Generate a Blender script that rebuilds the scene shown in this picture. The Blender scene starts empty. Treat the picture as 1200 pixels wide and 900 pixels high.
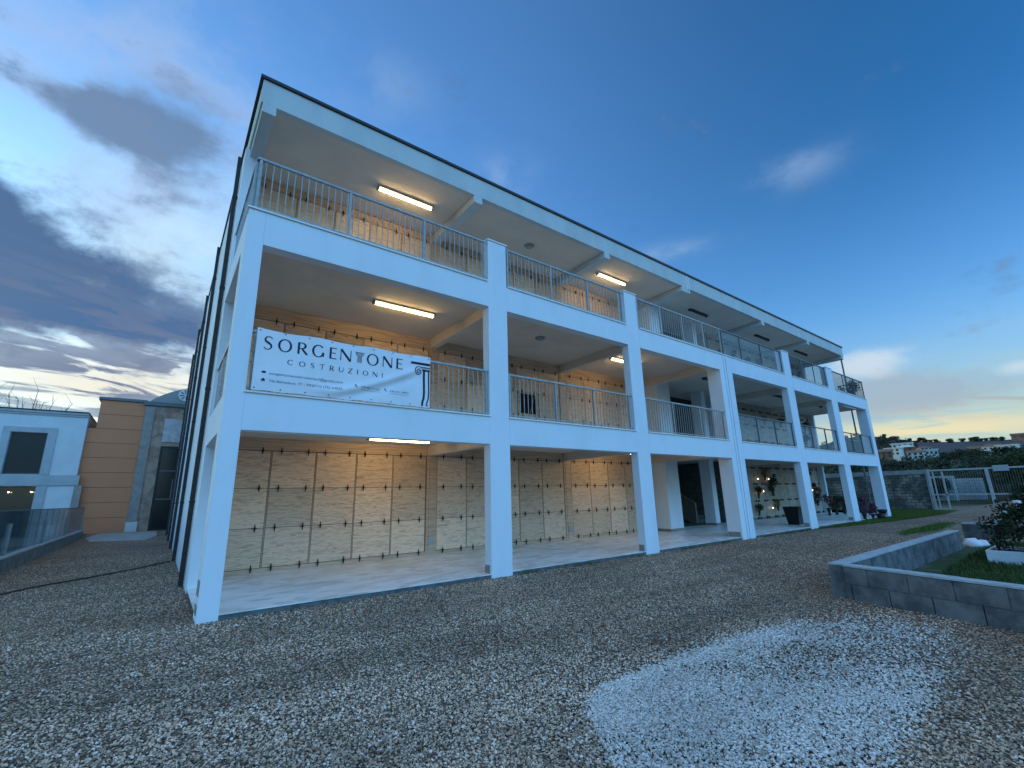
import bpy, bmesh, math, random
import numpy as np
from mathutils import Vector, Matrix
random.seed(7); rng = np.random.default_rng(7)
S = bpy.context.scene; COL = S.collection; R = math.radians; D = bpy.data

# ------------------------------------------------------------------ camera
CAM = Vector((-0.606, -8.031, 1.48)); FPX = 531.61
YAW, PITCH, ROLL = 0.65207, 0.24184, -0.02458
F_ = Vector((math.sin(YAW)*math.cos(PITCH), math.cos(YAW)*math.cos(PITCH), math.sin(PITCH)))
R0 = Vector((math.cos(YAW), -math.sin(YAW), 0)); U0 = R0.cross(F_)
c_, s_ = math.cos(ROLL), math.sin(ROLL)
RX, UX = c_*R0 + s_*U0, -s_*R0 + c_*U0
cd = D.cameras.new('camera'); cam = D.objects.new('camera', cd); COL.objects.link(cam)
cam.matrix_world = Matrix(((RX[0], UX[0], -F_[0], CAM[0]), (RX[1], UX[1], -F_[1], CAM[1]), (RX[2], UX[2], -F_[2], CAM[2]), (0, 0, 0, 1)))
cd.sensor_width = 36; cd.lens = FPX/1200*36; cd.clip_end = 3000; cd.clip_start = .05
S.camera = cam

# ------------------------------------------------------------------ world
EXPO = 1.8
W = D.worlds.new('World'); S.world = W; W.use_nodes = True
wt = W.node_tree; WN = wt.nodes; WL = wt.links
def sock(v, inp, L):
    if isinstance(v, (int, float)): inp.default_value = v
    elif isinstance(v, (tuple, list)): inp.default_value = v
    else: L.new(v, inp)
def mth(N, L, op, a, b=None, c=None, clamp=False):
    n = N.new('ShaderNodeMath'); n.operation = op; n.use_clamp = clamp
    sock(a, n.inputs[0], L)
    if b is not None: sock(b, n.inputs[1], L)
    if c is not None: sock(c, n.inputs[2], L)
    return n.outputs[0]
def mixc(N, L, f, a, b, mode='MIX'):
    n = N.new('ShaderNodeMix'); n.data_type = 'RGBA'; n.blend_type = mode; n.clamp_factor = True
    sock(f, n.inputs[0], L)
    for v, i in ((a, 6), (b, 7)):
        if isinstance(v, (tuple, list)) and len(v) == 3: v = (*v, 1)
        sock(v, n.inputs[i], L)
    return n.outputs[2]
def rampn(N, L, v, lo, hi, a=0., b=1., smooth=True):
    n = N.new('ShaderNodeMapRange'); n.interpolation_type = 'SMOOTHSTEP' if smooth else 'LINEAR'
    sock(v, n.inputs[0], L); n.inputs[1].default_value = lo; n.inputs[2].default_value = hi
    n.inputs[3].default_value = a; n.inputs[4].default_value = b
    return n.outputs[0]
def noise(N, L, vec, scale, detail=4, rough=.55, dist=0.):
    n = N.new('ShaderNodeTexNoise'); sock(vec, n.inputs['Vector'], L) if vec is not None else None
    n.inputs['Scale'].default_value = scale; n.inputs['Detail'].default_value = detail
    n.inputs['Roughness'].default_value = rough; n.inputs['Distortion'].default_value = dist
    return n.outputs[0]
sky = WN.new('ShaderNodeTexSky'); sky.sky_type = 'NISHITA'; sky.sun_disc = False
SUN_EL, SUN_AZ = 8., -28.
sky.sun_elevation = R(SUN_EL); sky.sun_rotation = R(SUN_AZ)
w = lambda *a, **k: mth(WN, WL, *a, **k)
tc = WN.new('ShaderNodeTexCoord'); sx = WN.new('ShaderNodeSeparateXYZ'); WL.new(tc.outputs['Generated'], sx.inputs[0])
dx, dy, dz = sx.outputs
AZ = w('MULTIPLY', w('ARCTAN2', dx, dy), 57.2958); EL = w('MULTIPLY', w('ARCSINE', dz), 57.2958)
zc = w('ADD', w('MAXIMUM', dz, 0.0), .10)
cv = WN.new('ShaderNodeCombineXYZ'); WL.new(w('DIVIDE', dx, zc), cv.inputs[0]); WL.new(w('DIVIDE', dy, zc), cv.inputs[1])
dv = WN.new('ShaderNodeCombineXYZ'); WL.new(dx, dv.inputs[0]); WL.new(dy, dv.inputs[1]); WL.new(w('MULTIPLY', dz, 1.7), dv.inputs[2])
NZ = noise(WN, WL, dv.outputs[0], 3.6, 9, .55, .1)
NZ2 = noise(WN, WL, dv.outputs[0], 7.0, 11, .60, .12)
stv = WN.new('ShaderNodeCombineXYZ'); WL.new(w('MULTIPLY', AZ, .05), stv.inputs[0]); WL.new(w('ADD', w('MULTIPLY', EL, .30), w('MULTIPLY', AZ, .03)), stv.inputs[1])
NS = noise(WN, WL, stv.outputs[0], 2.0, 9, .6, .7)
def blob(az, el, sa, se, tilt=0., p=2.):
    a = w('SUBTRACT', AZ, az); e = w('SUBTRACT', w('SUBTRACT', EL, el), w('MULTIPLY', a, tilt))
    a = w('DIVIDE', a, sa); e = w('DIVIDE', e, se)
    return w('EXPONENT', w('MULTIPLY', w('ADD', w('MULTIPLY', a, a), w('MULTIPLY', e, e)), -1.))
tint = mixc(WN, WL, 1., sky.outputs[0], (.42, .77, 1.12), 'MULTIPLY')
front = rampn(WN, WL, dy, -.5, -.12); east = w('MULTIPLY', rampn(WN, WL, AZ, 35., 95.), w('MULTIPLY', rampn(WN, WL, EL, 12., 36.), front))
tint = mixc(WN, WL, front, tint, mixc(WN, WL, 1., tint, (.80, .88, 1.), 'MULTIPLY'))
tint = mixc(WN, WL, east, tint, mixc(WN, WL, 1., tint, (.34, .66, .76), 'MULTIPLY'))
# unseen sky opposite the sunset, brightened to light the facade
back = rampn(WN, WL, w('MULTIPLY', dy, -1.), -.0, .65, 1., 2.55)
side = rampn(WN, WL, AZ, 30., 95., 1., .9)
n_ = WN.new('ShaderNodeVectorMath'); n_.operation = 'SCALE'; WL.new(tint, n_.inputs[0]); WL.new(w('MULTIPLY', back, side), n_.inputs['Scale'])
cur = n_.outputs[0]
K = 1/.35
def cl(c): return (c[0]*K, c[1]*K, c[2]*K)
def layer(cur, dens, col): return mixc(WN, WL, dens, cur, cl(col) if isinstance(col, tuple) else col)
# unseen bluish band added low behind the camera to darken window reflections
cur = layer(cur, w('MULTIPLY', rampn(WN, WL, w('MULTIPLY', dy, -1.), 0., .3), rampn(WN, WL, EL, 4., 22., .85, 0.)), (.34, .50, .70))
# pale veil left of the roof
cur = layer(cur, w('MULTIPLY', blob(-2, 24, 13, 9.5), rampn(WN, WL, NZ, .32, .60, .45, 1.)), (.60, .86, 1.05))
cur = layer(cur, w('MULTIPLY', blob(-6, 35, 16, 11), rampn(WN, WL, NZ2, .35, .65, .1, .85)), (.42, .56, .82))
cur = layer(cur, w('MULTIPLY', blob(-4, 11, 28, 5.5), rampn(WN, WL, NS, .33, .56, .45, 1.)), (.92, .90, .78))
# dark bank: blue core, grey violet ragged parts
bankc = mixc(WN, WL, rampn(WN, WL, NZ, .42, .66), cl((.050, .135, .32)), cl((.072, .145, .30)))
b1 = w('ADD', w('MULTIPLY', blob(-19, 23.5, 14, 8.0, -.50), 1.3), w('ADD', w('MULTIPLY', blob(-5, 18.2, 9.5, 2.8, -.12), .95), w('MULTIPLY', blob(-14, 18.5, 9, 3.6), .6)))
den = rampn(WN, WL, w('ADD', b1, w('MULTIPLY', w('SUBTRACT', NZ2, .5), 2.6)), .25, 1.0, 0., .96)
cur = layer(cur, den, bankc)
# streaks above the left horizon
cur = layer(cur, w('MULTIPLY', blob(-6, 11.5, 24, 7.0), rampn(WN, WL, NS, .46, .56, .97, 0.)), mixc(WN, WL, NZ, cl((.09, .15, .30)), cl((.26, .29, .38))))
b2 = w('ADD', w('ADD', w('MULTIPLY', blob(-9.5, 34.6, 6, 2.6, .1), .95), w('MULTIPLY', blob(-3.5, 35.6, 7, 4.6), 1.1)), w('MULTIPLY', blob(-1, 29, 4, 5), .35))
den = rampn(WN, WL, w('ADD', b2, w('MULTIPLY', w('SUBTRACT', NZ2, .5), 2.4)), .32, 1.15, 0., .85)
cur = layer(cur, den, (.135, .22, .37))
den = rampn(WN, WL, w('ADD', w('MULTIPLY', blob(-1, 22, 5, 6), .55), w('MULTIPLY', w('SUBTRACT', NZ2, .5), 2.6)), .45, 1.1, 0., .7)
cur = layer(cur, den, (.20, .30, .46))
# right side: small puffs and the bank above the hills
for (a, e, sa, se, k) in ((74, 32.6, 4.4, 1.6, .30), (59, 28, 5, 1.0, .30), (37, 38.6, 4.0, 2.0, .26), (20, 46, 6, 3, .16)):
    cur = layer(cur, w('MULTIPLY', w('MULTIPLY', blob(a, e, sa, se), k), rampn(WN, WL, NZ2, .36, .62, .1, 1.2)), (.42, .58, .82))
cur = layer(cur, w('MULTIPLY', blob(85, 5.5, 30, 7), rampn(WN, WL, NS, .3, .65, .7, 1.)), (.44, .60, .60))
den = rampn(WN, WL, w('ADD', blob(78, 8.4, 9, 2.9), w('MULTIPLY', w('SUBTRACT', NZ2, .5), 2.2)), .30, 1.0, 0., .85)
cur = layer(cur, den, (.36, .47, .58))
den = rampn(WN, WL, w('ADD', w('ADD', blob(76.5, 12.0, 4.5, 1.8), w('MULTIPLY', blob(86.5, 9.6, 2.2, .9), .9)), w('MULTIPLY', w('SUBTRACT', NZ2, .5), 1.8)), .40, 1.2, 0., .75)
cur = layer(cur, den, (.68, .78, .86))
cur = layer(cur, w('MULTIPLY', blob(80, 5.0, 12, 1.5), rampn(WN, WL, NS, .40, .56, .3, 1.)), (.85, .78, .50))
cur = layer(cur, w('MULTIPLY', blob(86, 7.0, 9, 1.1), rampn(WN, WL, NS, .5, .6, 0., .7)), (.42, .45, .48))
cur = layer(cur, rampn(WN, WL, EL, 58., 72., 0., .85), (.62, .64, .66))  # unseen pale zenith added to give the ground warmer light
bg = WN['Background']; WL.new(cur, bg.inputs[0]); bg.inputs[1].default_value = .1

sd = D.lights.new('sun', 'SUN'); sun = D.objects.new('sun', sd); COL.objects.link(sun)
sd.energy = .03; sd.angle = R(10); sd.color = (1, .82, .62)
sv = Vector((math.sin(R(SUN_AZ))*math.cos(R(SUN_EL)), math.cos(R(SUN_AZ))*math.cos(R(SUN_EL)), math.sin(R(SUN_EL))))
sun.rotation_euler = sv.to_track_quat('Z', 'Y').to_euler()
S.view_settings.view_transform = 'Standard'; S.view_settings.look = 'None'; S.view_settings.gamma = 1
S.view_settings.use_curve_mapping = False; S.view_settings.exposure = EXPO
S.render.engine = 'CYCLES'; S.cycles.max_bounces = 7; S.cycles.use_denoising = True

# ------------------------------------------------------------------ materials
def mat(name, col, rough=.7, col2=None, scale=6., stretch=(1, 1, 1), bump=0., bscale=None, spec=.4, metal=0., detail=5, lo=.35, hi=.65, rand=0., coord='Object', emit=None, estr=0., dist=0.):
    m = D.materials.new(name); m.use_nodes = True; N, L = m.node_tree.nodes, m.node_tree.links
    p = N['Principled BSDF']; p.inputs['Roughness'].default_value = rough; p.inputs['Metallic'].default_value = metal
    p.inputs['Specular IOR Level'].default_value = spec
    t = N.new('ShaderNodeTexCoord'); mp = N.new('ShaderNodeMapping'); L.new(t.outputs[coord], mp.inputs[0]); mp.inputs['Scale'].default_value = stretch
    vec = mp.outputs[0]
    if rand:
        oi = N.new('ShaderNodeObjectInfo'); va = N.new('ShaderNodeVectorMath'); va.operation = 'MULTIPLY_ADD'
        L.new(oi.outputs['Random'], va.inputs[0]); va.inputs[1].default_value = (37, 53, 71); L.new(vec, va.inputs[2]); vec = va.outputs[0]
    out = (*col, 1)
    if col2 is not None:
        f = rampn(N, L, noise(N, L, vec, scale, detail, .6, dist), lo, hi)
        out = mixc(N, L, f, col, col2)
    if rand:
        out = mixc(N, L, 1., out, mixc(N, L, oi.outputs['Random'], (1-rand, 1-rand, 1-rand), (1+rand*.4, 1+rand*.4, 1+rand*.4)), 'MULTIPLY')
    sock(out, p.inputs['Base Color'], L)
    if bump:
        b = N.new('ShaderNodeBump'); b.inputs['Strength'].default_value = bump; b.inputs['Distance'].default_value = .02
        L.new(noise(N, L, vec, bscale or scale*3, 6, .6), b.inputs['Height']); L.new(b.outputs[0], p.inputs['Normal'])
    if emit: p.inputs['Emission Color'].default_value = (*emit, 1); p.inputs['Emission Strength'].default_value = estr
    return m
PLASTER = mat('white_plaster', (.75, .80, .84), .85, (.69, .745, .78), 1.1, (1, 1, .45), .12, 60, spec=.2, lo=.4, hi=.75)
OLDPLASTER = mat('weathered_plaster', (.70, .77, .83), .85, (.58, .64, .70), 2.2, (1.6, 1, .3), .15, 50, spec=.2, lo=.5, hi=.8)
SOFFIT = mat('soffit_paint', (.74, .63, .53), .9, (.67, .57, .48), .8, bump=.06, bscale=30, spec=.1)
TRAV = mat('travertine', (.88, .63, .44), .5, (.47, .31, .20), 3.4, (.8, 1, 6.5), .15, 10, rand=.28, lo=.42, hi=.74, dist=1.6, detail=8)
TRAVF = mat('travertine_frame', (.66, .45, .31), .5, (.44, .31, .20), 3., (.5, 1, 8), .1, 10, lo=.4, hi=.7)
OLDMAR = mat('old_niche_marble', (.50, .43, .34), .45, (.38, .32, .25), 2.5, (1, 1, 2), rand=.12)
BRONZE = mat('bronze', (.035, .025, .018), .45, spec=.6, metal=.6)
FLOORM = mat('polished_floor_marble', (.86, .85, .82), .34, (.56, .53, .48), .9, (1, 2.2, 1), .02, 8, spec=.5, lo=.40, hi=.66, dist=2.)
SILL = mat('sill_marble', (.80, .80, .78), .4)
DCONC = mat('dark_concrete', (.085, .10, .10), .9, (.16, .17, .17), 7, bump=.4)
GALV = mat('galvanised_steel', (.36, .36, .35), .5, (.27, .27, .265), 14, metal=.4)
DSTEEL = mat('dark_grey_steel', (.12, .14, .15), .5, metal=.5)
PIPE = mat('dark_pipe', (.022, .017, .016), .5, (.035, .028, .026), 9)
COPING = mat('dark_coping', (.03, .035, .04), .5, metal=.3)
SKIRT = mat('skirting_tile', (.30, .28, .25), .6, (.24, .225, .2), 12)
FASC = mat('fascia_paint', (.55, .59, .58), .85, (.49, .53, .53), 1.4, (1, 1, .4), .1, 50, spec=.2)
BLOCK = mat('grey_block', (.085, .09, .095), .92, (.19, .19, .19), 3.5, bump=.5, bscale=45, rand=.2)
BLOCKTOP = mat('mortar_cap', (.46, .49, .50), .9, (.34, .37, .38), 8, bump=.4, bscale=40)
HALLSHADE = mat('hall_shade', (.018, .018, .018), .95)  # near-black colour stands in for the shade of the stair hall
GREYWALL = mat('grey_wall', (.40, .42, .42), .9, (.33, .35, .35), 3)
def emat(name, col, s):
    m = D.materials.new(name); m.use_nodes = True; N, L = m.node_tree.nodes, m.node_tree.links
    p = N['Principled BSDF']; p.inputs['Base Color'].default_value = (.8, .8, .75, 1)
    p.inputs['Emission Color'].default_value = (*col, 1); p.inputs['Emission Strength'].default_value = s
    return m
TUBE = emat('lit_tube', (1., .72, .28), 7.6)
TUBEOFF = mat('unlit_tube', (.06, .065, .07), .4)
FLAME = emat('votive_flame', (1., .62, .30), 2.6)
GLASS = D.materials.new('tinted_glass'); GLASS.use_nodes = True
_p = GLASS.node_tree.nodes['Principled BSDF']; _p.inputs['Base Color'].default_value = (.55, .72, .78, 1); _p.inputs['Roughness'].default_value = .08
_p.inputs['Alpha'].default_value = .10; _p.inputs['Specular IOR Level'].default_value = .2
GLASS2 = GLASS.copy(); GLASS2.name = 'teal_glass'; _p = GLASS2.node_tree.nodes['Principled BSDF']
_p.inputs['Base Color'].default_value = (.06, .12, .15, 1); _p.inputs['Alpha'].default_value = .55
GLASS3 = GLASS.copy(); GLASS3.name = 'clear_glass'; _p = GLASS3.node_tree.nodes['Principled BSDF']
_p.inputs['Base Color'].default_value = (.3, .38, .4, 1); _p.inputs['Alpha'].default_value = .30

# ------------------------------------------------------------------ mesh helpers
class MB:
    def __init__(s): s.v = []; s.f = []
    def box(s, x0, x1, y0, y1, z0, z1):
        n = len(s.v)
        s.v += [(x, y, z) for z in (z0, z1) for y in (y0, y1) for x in (x0, x1)]
        s.f += [tuple(n+i for i in q) for q in ((0, 2, 3, 1), (4, 5, 7, 6), (0, 1, 5, 4), (2, 6, 7, 3), (0, 4, 6, 2), (1, 3, 7, 5))]
        return s
    def tube(s, pts, r, n=8, cap=True):
        pts = [Vector(p) for p in pts]; rs = r if isinstance(r, (list, tuple)) else [r]*len(pts); base = len(s.v)
        for i, p in enumerate(pts):
            t = (pts[min(i+1, len(pts)-1)] - pts[max(i-1, 0)]).normalized()
            a = t.cross(Vector((0, 0, 1)) if abs(t.z) < .9 else Vector((1, 0, 0))).normalized(); b = t.cross(a)
            s.v += [tuple(p + rs[i]*(a*math.cos(2*math.pi*k/n) + b*math.sin(2*math.pi*k/n))) for k in range(n)]
        for i in range(len(pts)-1):
            for k in range(n):
                q = base+i*n; s.f.append((q+k, q+(k+1) % n, q+n+(k+1) % n, q+n+k))
        if cap: s.f.append(tuple(base+k for k in range(n))); s.f.append(tuple(base+(len(pts)-1)*n+k for k in reversed(range(n))))
        return s
    def lathe(s, prof, x=0, y=0, n=14):
        return s.tube([(x, y, z + i*1e-5) for i, (r, z) in enumerate(prof)], [r for r, z in prof], n)
    def prism(s, poly, ax, a, b):   # poly in the two other axes, extruded along ax from a to b
        n = len(s.v); k = len(poly)
        def P(u, v, t): return (t, u, v) if ax == 0 else (u, t, v) if ax == 1 else (u, v, t)
        s.v += [P(u, v, a) for u, v in poly] + [P(u, v, b) for u, v in poly]
        s.f.append(tuple(range(n, n+k))); s.f.append(tuple(range(n+2*k-1, n+k-1, -1)))
        for i in range(k): j = (i+1) % k; s.f.append((n+i, n+k+i, n+k+j, n+j))
        return s
    def quad(s, *p): n = len(s.v); s.v += [tuple(q) for q in p]; s.f.append(tuple(range(n, n+len(p)))); return s
    def rot(s, a, c=(0, 0)):
        ca, sa = math.cos(a), math.sin(a)
        s.v = [(c[0]+(x-c[0])*ca-(y-c[1])*sa, c[1]+(x-c[0])*sa+(y-c[1])*ca, z) for x, y, z in s.v]; return s
    def mesh(s, name, m, smooth=False):
        me = D.meshes.new(name); me.from_pydata(s.v, [], s.f)
        bm = bmesh.new(); bm.from_mesh(me); bmesh.ops.recalc_face_normals(bm, faces=bm.faces); bm.to_mesh(me); bm.free()
        me.materials.append(m)
        if smooth: me.polygons.foreach_set('use_smooth', [True]*len(me.polygons))
        return me
    def build(s, name, m, parent=None, bevel=0., smooth=False, loc=None):
        o = D.objects.new(name, s.mesh(name, m, smooth)); COL.objects.link(o)
        if parent: o.parent = parent
        if loc: o.location = loc
        if bevel: b = o.modifiers.new('bevel', 'BEVEL'); b.width = bevel; b.segments = 2; b.limit_method = 'ANGLE'
        return o
def tag(o, label=None, cat=None, group=None, kind=None):
    for k, v in (('label', label), ('category', cat), ('group', group), ('kind', kind)):
        if v: o[k] = v
    return o
def empty(name, loc, label, cat, group=None, rz=0.):
    o = D.objects.new(name, None); COL.objects.link(o); o.location = loc; o.rotation_euler.z = rz; o.empty_display_size = .2
    return tag(o, label, cat, group)
KIDS = {}
def inst(me, name, parent=None, loc=(0, 0, 0), rz=0., sc=None):
    o = D.objects.new(name, me); COL.objects.link(o); o.location = loc; o.rotation_euler.z = rz
    if parent: o.parent = parent
    if sc: o.scale = sc if isinstance(sc, (tuple, list)) else (sc,)*3
    return o
def npmesh(name, v, f, m, smooth=False):   # f: (n,k) array
    me = D.meshes.new(name); v = np.asarray(v, np.float32); f = np.asarray(f, np.int32); k = f.shape[1]
    me.vertices.add(len(v)); me.vertices.foreach_set('co', v.ravel())
    me.loops.add(f.size); me.loops.foreach_set('vertex_index', f.ravel())
    me.polygons.add(len(f)); me.polygons.foreach_set('loop_start', np.arange(0, f.size, k, dtype=np.int32))
    me.update(calc_edges=True); me.materials.append(m)
    return me

# ------------------------------------------------------------------ ground
ZG = -.115
def hills(x, y):
    r = np.hypot(x+.6, y+8.); az = np.degrees(np.arctan2(x+.6, y+8.))
    el = 4.15 + 1.15*np.exp(-((az-74.5)/3.2)**2) - .06*(az-80)*(az > 80)
    top = 440*np.tan(np.radians(el))
    h = np.interp(r, [75, 110, 150, 240, 330, 352, 400, 440, 600, 900], [0, 2.2, 5.2, 10.5, 14.6, 15.6, 24, 31, 33, 34])
    h = h*(1 + (top/31.-1)*np.clip((r-330)/110, 0, 1))*np.clip((az-20)/30, 0, 1)
    h = h + .6*np.sin(x*.03)*np.cos(y*.041)*np.clip((r-80)/100, 0, 1)
    return h*np.clip((az-8)/30, 0, 1)
def ground_z(x, y):
    z = ZG + hills(x, y)
    z = z + .62*np.exp(-((x-42.5)/3.6)**2 - ((y+4.2)/2.3)**2) + .5*np.clip((x-44)/25, 0, 1)*np.clip((y+30)/20, 0, 1)*(x < 400)
    dip = (x < -3.76) & (y > -3) & (y < 60)
    return np.where(dip, z-2.4, z)
def axis(parts): return np.unique(np.concatenate([np.arange(a, b, s) for a, b, s in parts]).round(3))
gx = axis([(-400, -40, 30), (-40, -4, 3), (-3.86, -3.7, .12), (-3.6, 34, 1.2), (34, 52, .5), (52, 120, 4), (120, 900, 14)])
gy = axis([(-500, -60, 22), (-60, -12, 4), (-12, 3, .5), (3, 60, 3), (60, 600, 16)])
X, Y = np.meshgrid(gx, gy, indexing='ij'); Z = ground_z(X, Y)
Z = Z + np.where((X > 37) & (X < 52) & (Y < 0), .05*np.sin(X*3.1+Y*2.)*np.cos(Y*4.3), 0)
gm = D.materials.new('gravel_ground'); gm.use_nodes = True; N, L = gm.node_tree.nodes, gm.node_tree.links
P = N['Principled BSDF']; P.inputs['Roughness'].default_value = .95; P.inputs['Specular IOR Level'].default_value = .2
g = N.new('ShaderNodeNewGeometry'); pos = g.outputs['Position']
spx = N.new('ShaderNodeSeparateXYZ'); L.new(pos, spx.inputs[0])
def voro(N, L, vec, sc, out='Color', feat='F1'):
    n = N.new('ShaderNodeTexVoronoi'); n.feature = feat; L.new(vec, n.inputs['Vector']); n.inputs['Scale'].default_value = sc; return n.outputs[out]
bw = N.new('ShaderNodeSeparateColor'); L.new(voro(N, L, pos, 44), bw.inputs[0])
cel = bw.outputs[0]
GA, GB, GC = (.42, .28, .195), (.76, .54, .39), (.85, .72, .60)
stone = mixc(N, L, rampn(N, L, cel, .0, .75), GA, GB); stone = mixc(N, L, rampn(N, L, cel, .86, .96), stone, GC)
edge = rampn(N, L, voro(N, L, pos, 44, 'Distance'), .22, .62, 0., .85)
stone = mixc(N, L, edge, stone, (.05, .035, .025))  # shade in the gaps between stones put into the colour
big = noise(N, L, pos, .35, 4, .6); stone = mixc(N, L, 1., stone, mixc(N, L, rampn(N, L, big, .3, .7), (.78, .78, .78), (1.15, 1.13, 1.08)), 'MULTIPLY')
str_ = N.new('ShaderNodeMapping'); L.new(pos, str_.inputs[0]); str_.inputs['Scale'].default_value = (1, 1, 1)
stone = mixc(N, L, 1., stone, mixc(N, L, rampn(N, L, noise(N, L, str_.outputs[0], 9., 6, .75), .36, .64), (.62, .60, .58), (1.35, 1.32, 1.28)), 'MULTIPLY')
dirt = mixc(N, L, noise(N, L, pos, 1.2, 6, .65), (.24, .17, .12), (.46, .35, .26))
grassc = mixc(N, L, noise(N, L, pos, .5, 6, .7), (.035, .055, .02), (.085, .10, .035))
field = mixc(N, L, noise(N, L, pos, .02, 6, .6), (.085, .066, .062), (.13, .10, .09))
rr = N.new('ShaderNodeVectorMath'); rr.operation = 'DISTANCE'; L.new(pos, rr.inputs[0]); rr.inputs[1].default_value = (0, -8, 0); rd = rr.outputs['Value']
nn = mth(N, L, 'MULTIPLY', mth(N, L, 'SUBTRACT', noise(N, L, pos, .25, 5, .6), .5), 14.)
c = mixc(N, L, rampn(N, L, mth(N, L, 'ADD', spx.outputs[0], nn), 33, 39), stone, dirt)
c = mixc(N, L, rampn(N, L, mth(N, L, 'ADD', spx.outputs[0], nn), 44, 50), c, grassc)
nf = mth(N, L, 'MULTIPLY', mth(N, L, 'SUBTRACT', noise(N, L, pos, .012, 5, .6), .5), 260.)
c = mixc(N, L, rampn(N, L, mth(N, L, 'ADD', rd, nf), 250, 330), c, field)
L.new(c, P.inputs['Base Color'])
bp = N.new('ShaderNodeBump'); bp.inputs['Strength'].default_value = .9; bp.inputs['Distance'].default_value = .03; bp.invert = True
L.new(mth(N, L, 'MULTIPLY', voro(N, L, pos, 44, 'Distance'), rampn(N, L, rd, 60, 90, 1., 0.)), bp.inputs['Height']); L.new(bp.outputs[0], P.inputs['Normal'])
nx, ny = len(gx), len(gy); idx = np.arange(nx*ny).reshape(nx, ny)
F4 = np.stack([idx[:-1, :-1], idx[1:, :-1], idx[1:, 1:], idx[:-1, 1:]], -1).reshape(-1, 4)
go = D.objects.new('ground', npmesh('ground', np.stack([X, Y, Z], -1).reshape(-1, 3), F4, gm)); COL.objects.link(go)
tag(go, 'grey brown gravel yard rising to ploughed hills', kind='structure')

def sheet(name, poly, z, m, label, kind='structure'):
    b = MB(); b.v = [(x, y, z) for x, y in poly]; b.f = [tuple(range(len(poly)))]
    o = b.build(name, m); return tag(o, label, kind=kind)
GRASSM = mat('grass_soil', (.035, .075, .010), .95, (.075, .10, .02), 3.5, bump=.5)
# ragged grass verge along the right end of the building
def ragged(pts, amp=.08, step=.35):
    out = []
    for i in range(len(pts)):
        a, b = Vector(pts[i]), Vector(pts[(i+1) % len(pts)]); n = max(1, int((b-a).length/step))
        for k in range(n): p = a.lerp(b, k/n); out.append((p.x+random.uniform(-amp, amp), p.y+random.uniform(-amp, amp)))
    return out
VERGE = [(20.2, -.02), (22, -.30), (24.5, -.65), (28, -1.05), (33, -1.35), (38.5, -1.5), (40.1, -1.1), (40.1, 6), (33.7, 6), (33.7, 1.1), (31.2, 1.1), (31.2, -.02)]
sheet('grass_verge', ragged(VERGE[:7]) + VERGE[7:], ZG+.004, GRASSM, 'green grass verge between gravel and building end')
sheet('grass_patch', ragged([(19.0, -3.1), (22.5, -3.6), (27.5, -3.3), (26, -2.75), (21, -2.7)], .1), ZG+.004, GRASSM, 'small weedy grass patch on the gravel')
PADM = mat('pale_concrete', (.42, .41, .38), .9, (.30, .29, .27), 2.5, bump=.3)
sheet('concrete_pad', [(-2.9, 21.3), (-.9, 20.2), (-.45, 24), (-.5, 29.5), (-3.2, 29.6), (-3.4, 25)], ZG+.004, PADM, 'pale worn concrete pad in front of the tan building')

# ------------------------------------------------------------------ gravel stones (uncountable)
def in_poly(px, py, poly):
    ins = np.zeros(len(px), bool); n = len(poly)
    for i in range(n):
        x1, y1 = poly[i]; x2, y2 = poly[(i+1) % n]
        cnd = ((y1 > py) != (y2 > py)); xi = (x2-x1)*(py-y1)/((y2-y1) if y2 != y1 else 1e-9)+x1
        ins ^= cnd & (px < xi)
    return ins
PATCH = [(2.2, -5.2), (2.6, -4.98), (3.6, -5.0), (5.0, -5.1), (6.0, -5.35), (6.7, -5.75), (6.7, -6.25), (6.1, -6.6), (5.2, -6.72), (4.2, -6.78), (3.2, -6.82), (2.6, -6.9), (1.9, -6.7), (1.6, -6.2), (1.9, -5.6)]
PLANTER = [(7.72, -5.0), (15.85, -5.0), (15.85, -9.5), (7.2, -9.5)]
def stone_points(n, rmax, rp, a0, a1):
    u = rng.random(n); r = 1.1*(rmax/1.1)**u if rp else np.sqrt(rng.random(n))*rmax
    a = np.radians(rng.uniform(a0, a1, n)); x = -.606+r*np.sin(a); y = -8.03+r*np.cos(a)
    ok = ~((x > -.02) & (x < 31.2) & (y > -.02)) & ~in_poly(x, y, PLANTER) & (x > -3.55) & ~((x > 20) & (y > -1.2))
    return x[ok], y[ok], r[ok]
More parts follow.
